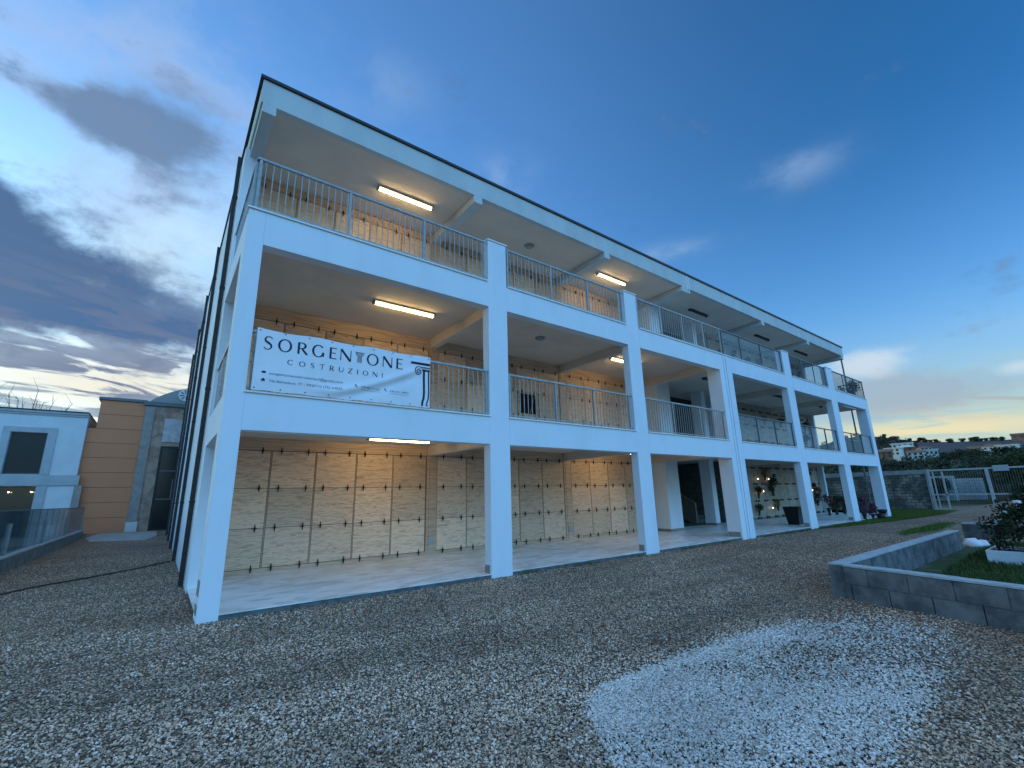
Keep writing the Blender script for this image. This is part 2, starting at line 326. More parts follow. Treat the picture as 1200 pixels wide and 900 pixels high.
def stones(name, x, y, z, smin, smax, m, label, dens_scale=None):
    me = D.meshes.new(name); v = np.stack([x, y, z], -1); me.vertices.add(len(x)); me.vertices.foreach_set('co', v.astype(np.float32).ravel()); me.update()
    me.materials.append(m)
    o = D.objects.new(name, me); COL.objects.link(o)
    ng = D.node_groups.new(name+'_nodes', 'GeometryNodeTree'); ng.is_modifier = True
    ng.interface.new_socket('Geometry', in_out='INPUT', socket_type='NodeSocketGeometry'); ng.interface.new_socket('Geometry', in_out='OUTPUT', socket_type='NodeSocketGeometry')
    n = ng.nodes; l = ng.links; gi = n.new('NodeGroupInput'); go_ = n.new('NodeGroupOutput')
    ico = n.new('GeometryNodeMeshIcoSphere'); ico.inputs['Radius'].default_value = 1.; ico.inputs['Subdivisions'].default_value = 2
    nz = n.new('ShaderNodeTexNoise'); nz.inputs['Scale'].default_value = .9
    sub = n.new('ShaderNodeVectorMath'); sub.operation = 'SUBTRACT'; l.new(nz.outputs['Color'], sub.inputs[0]); sub.inputs[1].default_value = (.5, .5, .5)
    scl = n.new('ShaderNodeVectorMath'); scl.operation = 'SCALE'; l.new(sub.outputs[0], scl.inputs[0]); scl.inputs['Scale'].default_value = 1.5
    sp = n.new('GeometryNodeSetPosition'); l.new(ico.outputs['Mesh'], sp.inputs['Geometry']); l.new(scl.outputs[0], sp.inputs['Offset'])
    sm = n.new('GeometryNodeSetMaterial'); l.new(sp.outputs[0], sm.inputs['Geometry']); sm.inputs['Material'].default_value = m
    rr_ = n.new('FunctionNodeRandomValue'); rr_.data_type = 'FLOAT_VECTOR'; rr_.inputs[0].default_value = (-.5, -.5, 0); rr_.inputs[1].default_value = (.5, .5, 6.28)
    rs = n.new('FunctionNodeRandomValue'); rs.data_type = 'FLOAT_VECTOR'; rs.inputs[0].default_value = (smin, smin*.7, smin*.5); rs.inputs[1].default_value = (smax, smax*.8, smax*.55); rs.inputs['Seed'].default_value = 3
    ip = n.new('GeometryNodeInstanceOnPoints'); l.new(gi.outputs[0], ip.inputs['Points']); l.new(sm.outputs[0], ip.inputs['Instance'])
    l.new(rr_.outputs[0], ip.inputs['Rotation']); l.new(rs.outputs[0], ip.inputs['Scale']); l.new(ip.outputs[0], go_.inputs[0])
    md = o.modifiers.new('scatter', 'NODES'); md.node_group = ng
    return tag(o, label, 'gravel', kind='stuff')
def stone_mat(name, a, b, c_, lo_=.66):
    m = D.materials.new(name); m.use_nodes = True; N, L = m.node_tree.nodes, m.node_tree.links; p = N['Principled BSDF']; p.inputs['Roughness'].default_value = .85
    p.inputs['Specular IOR Level'].default_value = .25
    oi = N.new('ShaderNodeObjectInfo'); q = mixc(N, L, rampn(N, L, oi.outputs['Random'], 0, .8), a, b); q = mixc(N, L, rampn(N, L, oi.outputs['Random'], .88, .97), q, c_)
    ge = N.new('ShaderNodeNewGeometry'); mp = N.new('ShaderNodeMapping'); L.new(ge.outputs['Position'], mp.inputs[0]); mp.inputs['Rotation'].default_value = (0, 0, .12); mp.inputs['Scale'].default_value = (.28, 1.1, 1)
    f = rampn(N, L, noise(N, L, mp.outputs[0], 1.0, 5, .6, .3), .34, .66)
    q = mixc(N, L, 1., q, mixc(N, L, f, (lo_, lo_*.97, lo_*.94), (1.14, 1.12, 1.1)), 'MULTIPLY')
    L.new(q, p.inputs['Base Color']); return m
x, y, r = stone_points(360000, 21, True, -15, 105)
uu = np.clip((x-3.2)/3.5, 0, 1); inP = in_poly(x, y, PATCH)
keep = ~inP | (rng.random(len(x)) < .35)
stones('gravel_stones', x[keep], y[keep], ZG+.002+rng.random(keep.sum())*.010, .0045, .0150, stone_mat('gravel_stone', (.15, .105, .072), (.74, .53, .38), (.92, .82, .72)), 'loose grey brown crushed stone over the yard')
x, y, r = stone_points(420000, 9, False, 30, 100)
uu = .05+.30*np.clip((x-2.6)/3.5, 0, 1); uu = np.where(rng.random(len(x)) < .10, .5, uu); fx = in_poly(x+rng.normal(0, 1, len(x))*uu*.5, y+rng.normal(0, 1, len(x))*uu*.35, PATCH)
def edge_fade(x, y):
    u = np.clip((x-2.0)/4.8, 0, 1); return np.clip(.80-.95*u + .16*np.sin(x*2.3+y*3.1) + .10*np.sin(x*7+y*5) + .35*np.exp(-((y+5.1)/.25)**2), .13, 1)
k = fx & (rng.random(len(x)) < edge_fade(x, y))
stones('white_gravel', x[k], y[k], np.full(k.sum(), ZG+.014),   .0055, .0155, stone_mat('white_gravel_stone', (.34, .30, .26), (.72, .67, .61), (.88, .85, .81), .85), 'patch of white crushed gravel spilled over the yard')

# grass blades
def blades(name, polys, n, h, label, col=(.055, .125, .010), z=ZG, col2=(.11, .145, .02)):
    xs, ys = [], []
    for poly, k in polys:
        P_ = np.array(poly); mn, mx = P_.min(0), P_.max(0); a = rng.random((int(n*k*2.2), 2))*(mx-mn)+mn
        a = a[in_poly(a[:, 0], a[:, 1], poly)][:int(n*k)]; xs.append(a[:, 0]); ys.append(a[:, 1])
    x = np.concatenate(xs); y = np.concatenate(ys); m_ = len(x); a = rng.uniform(0, 6.28, m_); hh = h*rng.uniform(.4, 1.2, m_); wd = .006+.008*rng.random(m_)
    lx, ly = rng.normal(0, .4, m_)*hh, rng.normal(0, .4, m_)*hh
    v = np.stack([np.stack([x-wd*np.cos(a), y-wd*np.sin(a), np.full(m_, z)], -1), np.stack([x+wd*np.cos(a), y+wd*np.sin(a), np.full(m_, z)], -1), np.stack([x+lx, y+ly, z+hh], -1)], 1).reshape(-1, 3)
    f = np.arange(m_*3).reshape(-1, 3)
    o = D.objects.new(name, npmesh(name, v, f, mat(name+'_green', col, .8, col2, 2., coord='Object'))); COL.objects.link(o)
    return tag(o, label, 'grass', kind='stuff')
blades('verge_grass', [([(20.4, -.1), (24.5, -.75), (28, -1.1), (38.5, -1.5), (40, -1.1), (40, 3), (33.7, 3), (33.7, 1.1), (31.2, 1.1), (31.2, -.03)], .93), ([(19.2, -3.1), (22.5, -3.5), (27, -3.2), (26, -2.8), (21, -2.8)], .07)], 26000, .10, 'short green grass growing on the verge by the building')

blades('edge_weeds', [([(x0, -.10), (x0+w0, -.14), (x0+w0, -.005), (x0, -.005)], k0) for x0, w0, k0 in ((5.6, .5, .08), (7.1, .9, .12), (9.2, .4, .08), (11.4, 1.4, .14), (13.5, .6, .08), (16.2, 2.6, .3), (19, 1.2, .2))], 900, .06, 'thin weeds growing along the foot of the floor slab', (.05, .09, .02))

# ------------------------------------------------------------------ main building
BLD = empty('cemetery_building', (0, 0, 0), 'long white three storey niche building with open galleries', 'building')
cols = [(0, .264, .52), (4.9, 5.43, .24), (9.87, 10.44, .24), (14.99, 15.42, .5), (15.46, 15.88, .5), (20.55, 21.24, .27), (25.55, 26.33, .27), (30.6, 31.1, .47)]
Z1, Z2, ZB1, ZB2, C0, C1, C2 = 3.16, 6.35, 2.571, 5.739, 2.93, 6.20, 9.716
for i, (a, b, d) in enumerate(cols):
    top = 7.45 if i in (1, 2, 5, 6) else Z2-.0
    q = MB().box(a, b, 0, d, -.45, top)
    q.build('column', PLASTER if i < 4 else OLDPLASTER, BLD, bevel=.008)
    if top > 7: MB().box(a-.025, b+.025, -.025, d+.02, 7.452, 7.48).build('pier_cap', SILL, BLD)
    if i: MB().box(a-.012, a-.001, .06, d-.02, -.028, .13).build('skirting', SKIRT, BLD)
# expansion joint cover on the double column
MB().box(15.30, 15.42, -.022, -.001, -.10, 6.34).box(15.46, 15.58, -.022, -.001, -.10, 6.34).build('joint_cover', OLDPLASTER, BLD)
bays = [(.264, 4.9), (5.43, 9.87), (10.44, 14.99), (15.88, 20.55), (21.24, 25.55), (26.33, 30.6)]
for lo, hi in ((ZB1, Z1), (ZB2, Z2)):
    for i, (a, b) in enumerate(bays):
        MB().box(a, b, 0, .24, lo, hi).build('facade_beam', PLASTER if i < 3 else OLDPLASTER, BLD)
    MB().box(15.42, 15.46, .03, .24, lo, hi).build('joint_filler', DCONC, BLD)
for i, (a, b) in enumerate(bays):
    MB().box(a-.015, b+.015, -.035, .27, Z1+.003, Z1+.03).build('sill', SILL, BLD)
for a, b in ((-.03, 4.87), (5.46, 9.84), (10.47, 20.52), (21.27, 25.52), (26.36, 31.13)):
    MB().box(a, b, -.035, .27, Z2+.003, Z2+.03).build('sill', SILL, BLD)
for x0, zt, h in ((17.6, Z2, .30), (19.3, Z2, .22), (23.0, Z2, .28), (24.4, Z2, .34), (27.9, Z2, .26), (29.5, Z2, .3), (18.4, Z1, .2), (28.7, Z1, .22)):
    MB().box(x0, x0+.045, -.0035, -.001, zt-h, zt).box(x0+.05, x0+.07, -.003, -.001, zt-h*.5, zt).build('lime_streak', SILL, BLD)
# floors
MB().box(.02, 31.08, .03, 3.9, -.6, -.048).box(31.08, 33.5, 1.22, 3.9, -.6, -.048).build('foundation', DCONC, BLD)
MB().box(.006, 31.1, .008, 4.2, -.046, -.028).box(31.1, 33.6, 1.2, 4.2, -.046, -.028).build('floor', FLOORM, BLD)
MB().box(15.3, 21.7, 4.2, 9, -.046, -.028).build('hall_floor', DCONC, BLD)  # dark floor colour stands in for shade in the hall
for zc_, zt in ((C0, Z1), (C1, Z2)):
    MB().box(.01, 31.09, .242, 4.3, zc_, zt-.012).box(31.09, 33.58, 1.2, 4.3, zc_, zt-.012).box(15.3, 21.7, 4.3, 9, zc_, zt-.012).build('floor_slab', SOFFIT, BLD)
    MB().box(.24, 31.09, .28, 4.3, zt-.01, zt+.012).box(31.09, 33.58, 1.2, 4.3, zt-.01, zt+.012).build('floor', FLOORM, BLD)
# cross beams
for xb, w_ in ((5.42, .2), (10.8, .2), (15.5, .3), (22.4, .22), (27.9, .22)):
    MB().box(xb, xb+w_, .242, 3.93, ZB1+.09, C0).build('cross_beam', SOFFIT, BLD)
    MB().box(xb, xb+w_, .242, 3.93, C1-.27, C1).build('cross_beam', SOFFIT, BLD)
    MB().box(xb-.03, xb+w_+.04, 1.35, 3.93, 9.50, C2).build('cross_beam', FASC, BLD)
MB().box(.10, .36, 1.35, 3.0, 9.50, C2).build('cross_beam', FASC, BLD)
MB().box(33.2, 33.5, 1.35, 3.95, 9.50, C2).build('cross_beam', FASC, BLD)
# roof
MB().box(.061, 33.57, 1.35, 1.50, C2, 10.30).build('roof_fascia', FASC, BLD, bevel=.006)
MB().box(.061, .21, 1.50, 28.2, C2, 10.30).build('roof_fascia', FASC, BLD)
MB().box(33.42, 33.57, 1.50, 28.2, C2, 10.30).build('roof_fascia', FASC, BLD)
MB().box(.21, 33.42, 1.50, 28.2, C2+.012, 10.15).build('roof_slab', SOFFIT, BLD)
MB().box(.0, 33.62, 1.30, 1.56, 10.302, 10.37).box(.0, .26, 1.56, 28.25, 10.302, 10.37).box(33.37, 33.62, 1.56, 28.25, 10.302, 10.37).build('roof_coping', COPING, BLD)
MB().box(15.86, 15.90, 1.333, 1.349, 9.5, 10.29).box(15.98, 16.02, 1.333, 1.349, 9.5, 10.29).build('joint_cover', SILL, BLD)
# side walls and body
MB().box(0, .24, .52, 2.73, ZB1, Z1).build('side_beam', PLASTER, BLD); MB().box(0, .24, .52, 2.98, ZB2, Z2).build('side_beam', PLASTER, BLD)
sw = MB()
sw.box(0, .24, 2.73, 3.9, -.45, Z1).box(0, .24, 2.98, 3.9, Z1, ZB2).box(0, .24, 2.98, 3.9, ZB2, 9.70)
sw.box(0, .24, 3.9, 28, -.45, 9.70)
sw.build('side_wall', PLASTER, BLD)
MB().box(.24, 15.3, 4.0, 27.9, -.4, 9.70).build('wall', PLASTER, BLD)
MB().box(21.7, 33.5, 4.0, 27.9, -.4, 9.70).build('wall', OLDPLASTER, BLD)
MB().box(15.3, 21.7, 9.0, 27.9, -.4, 9.70).build('wall', HALLSHADE, BLD)  # back wall coloured near black for the hall's shade
MB().box(15.302, 15.32, 4.31, 8.99, -.02, 2.92).build('hall_shade_lining', HALLSHADE, BLD)  # dark sheet added over the wall, its colour stands for shade
MB().box(21.68, 21.698, 4.01, 8.99, -.02, 2.92).build('hall_shade_lining', DCONC, BLD)  # added sheet too, darkened in colour to deepen the hall's shade
MB().box(33.3, 33.5, 3.62, 3.99, -.028, C0-.002).box(33.3, 33.5, 3.62, 3.99, Z1+.014, C1-.002).box(33.3, 33.5, 3.62, 3.99, Z2+.014, 9.49).build('end_wall', OLDPLASTER, BLD)
# pillars at the stair hall
for (x0, x1, y0, y1) in ((15.57, 16.45, 3.1, 3.72), (19.62, 19.98, 3.5, 4.02)):
    for za, zb in ((-.028, C0-.002), (Z1+.014, C1-.002), (Z2+.014, C2+.008)):
        MB().box(x0, x1, y0, y1, za, zb).build('pillar', PLASTER, BLD)
        MB().box(x0-.012, x1+.012, y0-.012, y1+.012, za, za+.10).build('skirting', SKIRT, BLD)
st = MB()
for k in range(9): st.box(20.45, 21.67, 5.0+.3*k, 5.3+.3*k, -.026, .15+.17*k)
st.box(16.2, 21.67, 7.7, 8.95, 1.45, 1.62)
st.build('stair', DCONC, BLD)  # stair kept dark in colour to suggest the unlit hall
MB().prism([(4.9, -.02), (4.9, .95), (7.7, 2.55), (8.9, 2.55), (8.9, 1.5), (7.7, 1.4), (5.2, -.02)], 0, 20.33, 20.44).build('stair_parapet', mat('stair_render', (.24, .235, .22), .9), BLD)
MB().box(15.33, 19.6, 8.9, 8.98, -.02, 2.9).build('shade_partition', HALLSHADE, BLD);  # added black sheet, painted shade at the hall's far end
MB().box(15.33, 21.68, 5.1, 5.2, Z1+.014, C1-.01).box(15.33, 21.68, 5.1, 5.2, Z2+.014, C2+.01).build('shade_partition', mat('hall_wall_shade', (.05, .05, .05), .9), BLD)  # added dark sheets, upper hall shade put into their colour
# side downpipes
for k, yy in enumerate((3.68, 8.82, 13.4, 18.1, 23.0)):
    q = MB().box(-.10, -.012, yy-.05, yy+.05, -.09, 9.72).box(-.10, .055, yy-.05, yy+.05, 9.72, 9.86)
    p_ = q.build('downpipe', PIPE, BLD)
    for zz in (1.5, 3.9, 6.3, 8.7): MB().box(-.108, 0.003, yy-.058, yy+.058, zz, zz+.04).build('pipe_bracket', PIPE, p_)
MB().box(-.012, -.001, .08, .34, .22, .42).box(-.012, -.001, .08, .34, -.02, .10).build('socket_plate', SKIRT, BLD)

# ---- niche wall
NW = MB()
NW.box(.24, 15.35, 3.955, 3.998, -.028, C0-.002).box(.24, 15.35, 3.955, 3.998, Z1+.014, C1-.002).box(.24, 15.35, 3.955, 3.998, Z2+.014, C2+.008)
niche = NW.build('niche_wall', mat('dark_joint_stone', (.16, .125, .085), .8), BLD)  # dark backing stone showing in the joints between panels
rowsZ = [.06, .91, 1.785, 2.64]
xs_g = [(.38+i, .38+i+1) for i in range(5)] + [(5.71+i*1.004, 5.71+(i+1)*1.004) for i in range(5)] + [(11.07+i*1.0, 12.07+i*1.0) for i in range(4)]
panel_me = {}
def panel_mesh(w_, h_, m):
    k = (round(w_, 3), round(h_, 3), m.name)
    if k not in panel_me: panel_me[k] = MB().box(0, w_, -.018, 0, 0, h_).mesh('niche_panel', m)
    return panel_me[k]
q = MB().tube([(0, -.035, -.085), (0, -.04, -.05), (0, -.045, -.02), (0, -.05, 0), (0, -.045, .02), (0, -.04, .05), (0, -.035, .085)], [.008, .011, .019, .023, .019, .011, .008], 8).box(-.012, .012, -.045, -.002, -.012, .012).box(-.05, .05, -.042, -.03, -.006, .006)
clasp_me = q.mesh('bronze_clasp', BRONZE, True)
rest = MB(); rest_cl = MB(); ncl = 0
for fl, zf in enumerate((0, 3.20, 6.82)):
    for (a, b) in xs_g:
        for r_ in range(3):
            if fl == 1 and r_ == 1 and abs(a-8.722) < .02: continue
            if fl == 2 and r_ == 0: 
                rest.box(a+.022, b-.022, 3.937, 3.954, zf+rowsZ[0]+.006, zf+rowsZ[1]-.006); continue
            if fl == 2 and r_ == 1:
                rest.box(a+.022, b-.022, 3.937, 3.954, zf+rowsZ[1]+.006, zf+rowsZ[2]-.006); continue
            z0, z1 = rowsZ[r_], rowsZ[r_+1]
            p_ = inst(panel_mesh(b-a-.044, z1-z0-.012, TRAV), 'niche_panel', BLD, (a+.022, 3.955, zf+z0+.006))
            if fl == 0:
                for cx in (.2, .8):
                    inst(clasp_me, 'bronze_clasp', p_, (cx*(b-a)-.022, -.018, z1-z0-.006))
                    if r_ == 0 and False: pass
    for (a, b) in xs_g:
        for r_ in range(4):
            if fl == 0 and r_ > 0: continue
            for cx in (.2, .8):
                xx = a+cx*(b-a); zz = zf+rowsZ[r_]
                rest_cl.tube([(xx, 3.90, zz-.085), (xx, 3.89, zz-.02), (xx, 3.885, zz), (xx, 3.89, zz+.02), (xx, 3.90, zz+.085)], [.008, .019, .023, .019, .008], 6).box(xx-.012, xx+.012, 3.89, 3.935, zz-.012, zz+.012)
tag(rest.build('niche_panel', TRAV, BLD), kind='stuff')
tag(rest_cl.build('bronze_clasp', BRONZE, BLD), kind='stuff')
fr = MB()
for zf, ct in ((0, C0), (3.20, C1), (6.82, C2)):
    z0 = -.026 if zf == 0 else zf-.02 if zf < 4 else 6.366
    for x0, x1 in ((.245, .38), (5.395, 5.70), (10.735, 11.065), (15.08, 15.34)):
        fr.box(x0, x0+.07, 3.925, 3.9545, z0, ct-.004); fr.box(x1-.07, x1, 3.925, 3.9545, z0, ct-.004)
        if x1-x0 > .15: fr.box(x0+.075, x1-.075, 3.915, 3.9545, z0, ct-.004)
    for a, b in ((.385, 5.39), (5.705, 10.73), (11.07, 15.075)):
        fr.box(a, b, 3.932, 3.9545, zf+2.652, ct-.004)
        fr.box(a, b, 3.93, 3.9545, z0, zf+.052)
    for lst in (xs_g,):
        for (a, b) in lst: fr.box(a-.008, a+.008, 3.934, 3.9545, zf+.06, zf+2.64)
fr.build('niche_frame', TRAVF, BLD)
# open niche on the first floor
MB().box(8.80, 9.66, 3.932, 3.953, 4.10, 4.22).box(8.80, 9.66, 3.932, 3.953, 4.92, 4.98).box(8.76, 8.84, 3.932, 3.953, 4.22, 4.92).box(9.60, 9.68, 3.932, 3.953, 4.22, 4.92).build('niche_opening_frame', TRAVF, BLD)
MB().box(8.845, 9.595, 3.948, 3.953, 4.225, 4.915).build('niche_hole_shade', mat('niche_shade', (.008, .008, .008), .95), BLD)  # flat black sheet painted as the shade inside the niche
MB().tube([(9.25, 3.90, 4.2), (9.52, 3.94, 4.9)], .014, 6).build('stick', SKIRT, BLD)
for xx in (5.54, 10.9): MB().box(xx-.085, xx+.085, 3.895, 3.912, .22, .42).build('socket_plate', GREYWALL, BLD)
# ---- old niches to the right
MB().box(21.72, 33.29, 3.955, 3.998, -.028, C0-.002).box(21.72, 33.29, 3.955, 3.998, Z1+.014, C1-.002).box(21.72, 33.29, 3.955, 3.998, Z2+.014, C2+.008).build('old_niche_wall', mat('old_joint', (.2, .19, .17), .8), BLD)
ox = [21.8+i*.953 for i in range(12)]
oldst = MB(); studs = MB()
for fl, zf in enumerate((0, 3.20, 6.82)):
    for i, a in enumerate(ox):
        for r_ in range(3):
            z0, z1 = rowsZ[r_], rowsZ[r_+1]
            if fl < 1: inst(panel_mesh(.92, z1-z0-.02, OLDMAR), 'marble_panel', BLD, (a+.012, 3.955, zf+z0+.01))
            else: oldst.box(a+.012, a+.932, 3.937, 3.954, zf+z0+.01, zf+z1-.01)
        for r_ in range(4):
            for cx in (.14, .82):
                xx = a+cx; zz = zf+rowsZ[r_]; studs.box(xx-.042, xx+.042, 3.89, 3.953, zz-.045, zz+.045)
    oldst.box(21.73, 33.28, 3.935, 3.954, zf+2.66, (C0, C1, C2)[fl]-.004)
oldst.build('marble_panel', OLDMAR, BLD).__setitem__('kind', 'stuff')
studs.build('bronze_stud', BRONZE, BLD).__setitem__('kind', 'stuff')

# ---- railings
def railing(p0, p1, z, posts, m=GALV, bars=True, glass=False, h=1.03, inset=0., name='balcony_railing'):
    p0, p1 = Vector((*p0, 0)), Vector((*p1, 0)); d = (p1-p0); Ln = d.length; ang = math.atan2(d.y, d.x)
    b = MB()
    if bars:
        n = int(Ln/.118)
        for i in range(1, n):
            xx = i*Ln/n; b.box(xx-.007, xx+.007, -.007, .007, .07, h-.04)
    b.box(0, Ln, -.012, .012, .05, .075)
    o = b.build(name, m, BLD); o.location = (p0.x, p0.y, z); o.rotation_euler.z = ang
    MB().box(-.02, Ln+.02, -.028, .028, h-.04, h).build('handrail', m, o)
    for t in posts:
        MB().box(t-.022, t+.022, -.022, .022, .0, h-.042).build('railing_post', m, o)
    if glass: MB().box(.03, Ln-.03, .014, .02, .09, h-.06).build('glass_panel', GLASS, o)
    return o
zr1, zr2 = Z1+.03, Z2+.03
railing((.28, .07), (4.88, .07), zr1, (.05, 1.5, 3.05, 4.57))
railing((5.45, .07), (9.85, .07), zr1, (.05, 1.48, 2.84, 4.3))
railing((10.46, .07), (14.97, .07), zr1, (.05, 1.43, 2.95, 4.42))
railing((15.9, .07), (20.53, .07), zr1, (.05, 1.47, 2.98, 4.55), DSTEEL, False, True)
railing((21.26, .07), (25.53, .07), zr1, (.05, 1.22, 2.81, 4.2), DSTEEL, False, True)
railing((26.35, .07), (30.58, .07), zr1, (.05, 1.23, 2.68, 4.15), DSTEEL, False, True)
railing((.06, .05), (4.86, .05), zr2, (.03, 1.61, 3.2, 4.76))
railing((5.47, .05), (9.83, .05), zr2, (.03, 1.46, 2.83, 4.3))
railing((10.48, .05), (15.45, .05), zr2, (.03, 1.21, 2.46, 3.73, 4.9))
railing((15.5, .05), (20.5, .05), zr2, (.03, 1.4, 3.1, 4.95), DSTEEL, False, True)
railing((21.3, .05), (25.5, .05), zr2, (.03, 1.3, 2.7, 4.15), DSTEEL, True)
railing((26.4, .05), (31.05, .05), zr2, (.03, 1.5, 3.1, 4.6), DSTEEL, True)
railing((.05, .10), (.05, 2.97), zr2, (1.4,), GALV)
railing((.06, .60), (.06, 2.96), zr1, (1.2,), GALV)
railing((31.06, .12), (31.06, 1.2), zr2, (1.0,), DSTEEL)
for z_ in (zr1, zr2): railing((31.1, 1.25), (33.45, 1.25), z_, (.05, 2.3), DSTEEL); railing((33.5, 1.3), (33.5, 3.6), z_, (.05, 1.1), DSTEEL)
MB().box(.02, .13, .09, .20, zr2, zr2+.985).build('corner_post', GALV, BLD)
for za, zb in ((-.028, C0), (Z1+.014, C1), (Z2+.014, 9.5)): MB().tube([(33.4, 1.45, za), (33.4, 1.45, zb-.003)], .045, 10).build('steel_post', DSTEEL, BLD)

# ------------------------------------------------------------------ ceiling lamps
def tube_light(x0, x1, y_, zc_, lit, label):
    xm = (x0+x1)/2; hl = (x1-x0)/2
    t = empty('tube_lamp', (xm, y_, zc_), label, 'ceiling lamp', 'tube lamps on the gallery ceilings')
    MB().box(-hl, hl, -.085, .085, -.035, -.001).box(-hl, -hl+.05, -.055, .055, -.10, -.035).box(hl-.05, hl, -.055, .055, -.10, -.035).build('housing', GREYWALL if lit else TUBEOFF, t)
    MB().tube([(-hl+.05, 0, -.070), (hl-.05, 0, -.070)], .031, 12).build('tube', TUBE if lit else TUBEOFF, t)
fn = ('ground floor', 'middle floor', 'top floor')
for x0, x1, y_, zc_, lit, lab in (
    (3.11, 4.75, 2.48, C0, 1, 'lit warm tube lamp on the ground floor ceiling in the leftmost bay'),
    (11.5, 13.05, 2.48, C0, 1, 'lit tube lamp on the ground floor ceiling behind the third column'),
    (2.95, 4.62, 2.12, C1, 1, 'lit warm tube lamp above the banner on the middle floor'),
    (11.55, 13.1, 2.12, C1, 1, 'lit tube lamp half behind the third column on the middle floor'),
    (3.05, 4.71, 2.55, C2, 1, 'lit warm tube lamp under the roof in the leftmost bay'),
    (11.7, 13.36, 2.55, C2, 1, 'lit warm tube lamp under the roof above the third pier'),
    (17.94, 19.4, 2.55, C2, 0, 'unlit dark tube lamp under the roof just right of the joint cover'),
    (24.26, 25.8, 2.55, C2, 0, 'unlit dark tube lamp under the roof, second from the right end'),
    (29.3, 31.0, 2.55, C2, 0, 'unlit dark tube lamp under the roof nearest its right end'),
    (17.3, 18.8, 1.95, C1, 0, 'unlit dark tube lamp on the middle floor in the stair bay'),
    (23.3, 24.85, 1.95, C1, 0, 'unlit dark tube lamp on the middle floor, second bay right of the stair bay'),
    (28.4, 30.0, 1.95, C1, 0, 'unlit dark tube lamp on the middle floor in the rightmost bay')):
    tube_light(x0, x1, y_, zc_, lit, lab)
for xx, yy, zz, lab in ((8.35, 2.55, C2, 'small round unlit lamp under the roof above the second bay'), (8.15, 1.95, C1, 'small round unlit lamp on the middle floor ceiling in the second bay')):
    t = empty('round_lamp', (xx, yy, zz), lab, 'ceiling lamp', 'round ceiling lamps')
    MB().lathe([(.16, -.001), (.16, -.03), (.13, -.03)], n=20).build('base_ring', GREYWALL, t); MB().lathe([(.125, -.031), (.12, -.06), (.08, -.085), (.02, -.095)], n=20).build('diffuser', GREYWALL, t, smooth=True)

# ------------------------------------------------------------------ banner
BANM = mat('banner_vinyl', (.80, .80, .82), .6, (.76, .76, .79), 3, spec=.3)
INK = mat('dark_navy_ink', (.012, .018, .035), .7); INK2 = mat('grey_ink', (.12, .14, .18), .7)
BN = empty('company_banner', (0, -.06, 3.19), 'white vinyl company banner tied to the middle floor railing', 'banner')
BX0, BX1, BZ0, BZ1 = .325, 3.42, .02, 1.035
def wav(x, z):   # cloth depth (local, towards -y)
    t = (x-BX0)/(BX1-BX0); f = 0
    d = (z-BZ0) - .10 - .62*np.clip((x-1.55)/1.6, 0, 1)**1.3
    f = -.045*np.exp(-(d/.075)**2)*np.clip((x-1.1)/.6, 0, 1)*np.clip((3.25-x)/.3, 0, 1)
    f = f + .03*np.exp(-((d+.11)/.09)**2)*np.clip((x-1.1)/.6, 0, 1)*np.clip((3.3-x)/.3, 0, 1)
    return f + .006*np.sin(x*5.)*np.sin(z*6) - .012*np.exp(-((x-.5)/.25)**2-((z-.25)/.15)**2)
xs = np.linspace(BX0, BX1, 90); zs = np.linspace(BZ0, BZ1, 34)
bv = []; bf = []
for side in (0, .004):
    for i, a in enumerate(xs):
        for j, z_ in enumerate(zs):
            sag = .012*math.sin(a*6.2)*(1 if j in (0, 33) else 0); bv.append((a, float(wav(a, z_))+side, z_ + (sag if j == 33 else -abs(sag) if j == 0 else 0)))
n1 = len(xs)*len(zs)
for s0 in (0, n1):
    for i in range(len(xs)-1):
        for j in range(len(zs)-1): q = s0+i*len(zs)+j; bf.append((q, q+len(zs), q+len(zs)+1, q+1))
b = MB(); b.v = bv; b.f = bf; b.build('vinyl_sheet', BANM, BN, smooth=True)
ez = MB()
for xx in np.linspace(BX0+.04, BX1-.04, 9):
    for zz in (BZ1-.03, BZ0+.03): ez.tube([(xx, float(wav(xx, zz))-.006, zz), (xx, float(wav(xx, zz))-.001, zz)], .011, 8)
ez.build('eyelet', BRONZE, BN)
class Ink:
    def __init__(s): s.v = []; s.f = []
    def poly(s, pts):
        n = len(s.v); s.v += pts; s.f.append(tuple(range(n, n+len(pts))))
    def stroke(s, pts, ws):
        n = len(pts); ws = ws if isinstance(ws, (list, tuple)) else [ws]*n; L_, R_ = [], []
        for i, p in enumerate(pts):
            a = pts[max(i-1, 0)]; c = pts[min(i+1, n-1)]; tx, tz = c[0]-a[0], c[1]-a[1]; l = math.hypot(tx, tz) or 1
            nx_, nz_ = -tz/l, tx/l; L_.append((p[0]+nx_*ws[i]/2, p[1]+nz_*ws[i]/2)); R_.append((p[0]-nx_*ws[i]/2, p[1]-nz_*ws[i]/2))
        for i in range(n-1): s.poly([L_[i], L_[i+1], R_[i+1], R_[i]])
    def line(s, a, b, w_): s.stroke([(a[0]+(b[0]-a[0])*i/4, a[1]+(b[1]-a[1])*i/4) for i in range(5)], w_)
    def arc(s, cx, cz, rx, rz, a0, a1, wthin, wthick, n=28):
        P_, Q = [], []
        for i in range(n+1):
            a = math.radians(a0+(a1-a0)*i/n); P_.append((cx+rx*math.cos(a), cz+rz*math.sin(a))); Q.append(wthin+(wthick-wthin)*abs(math.cos(a))**1.5)
        s.stroke(P_, Q)
    def build(s, name, m):
        b = MB(); b.v = [(x, float(wav(x, z-3.19))-.0035, z-3.19) for x, z in s.v]; b.f = s.f; return b.build(name, m, BN)
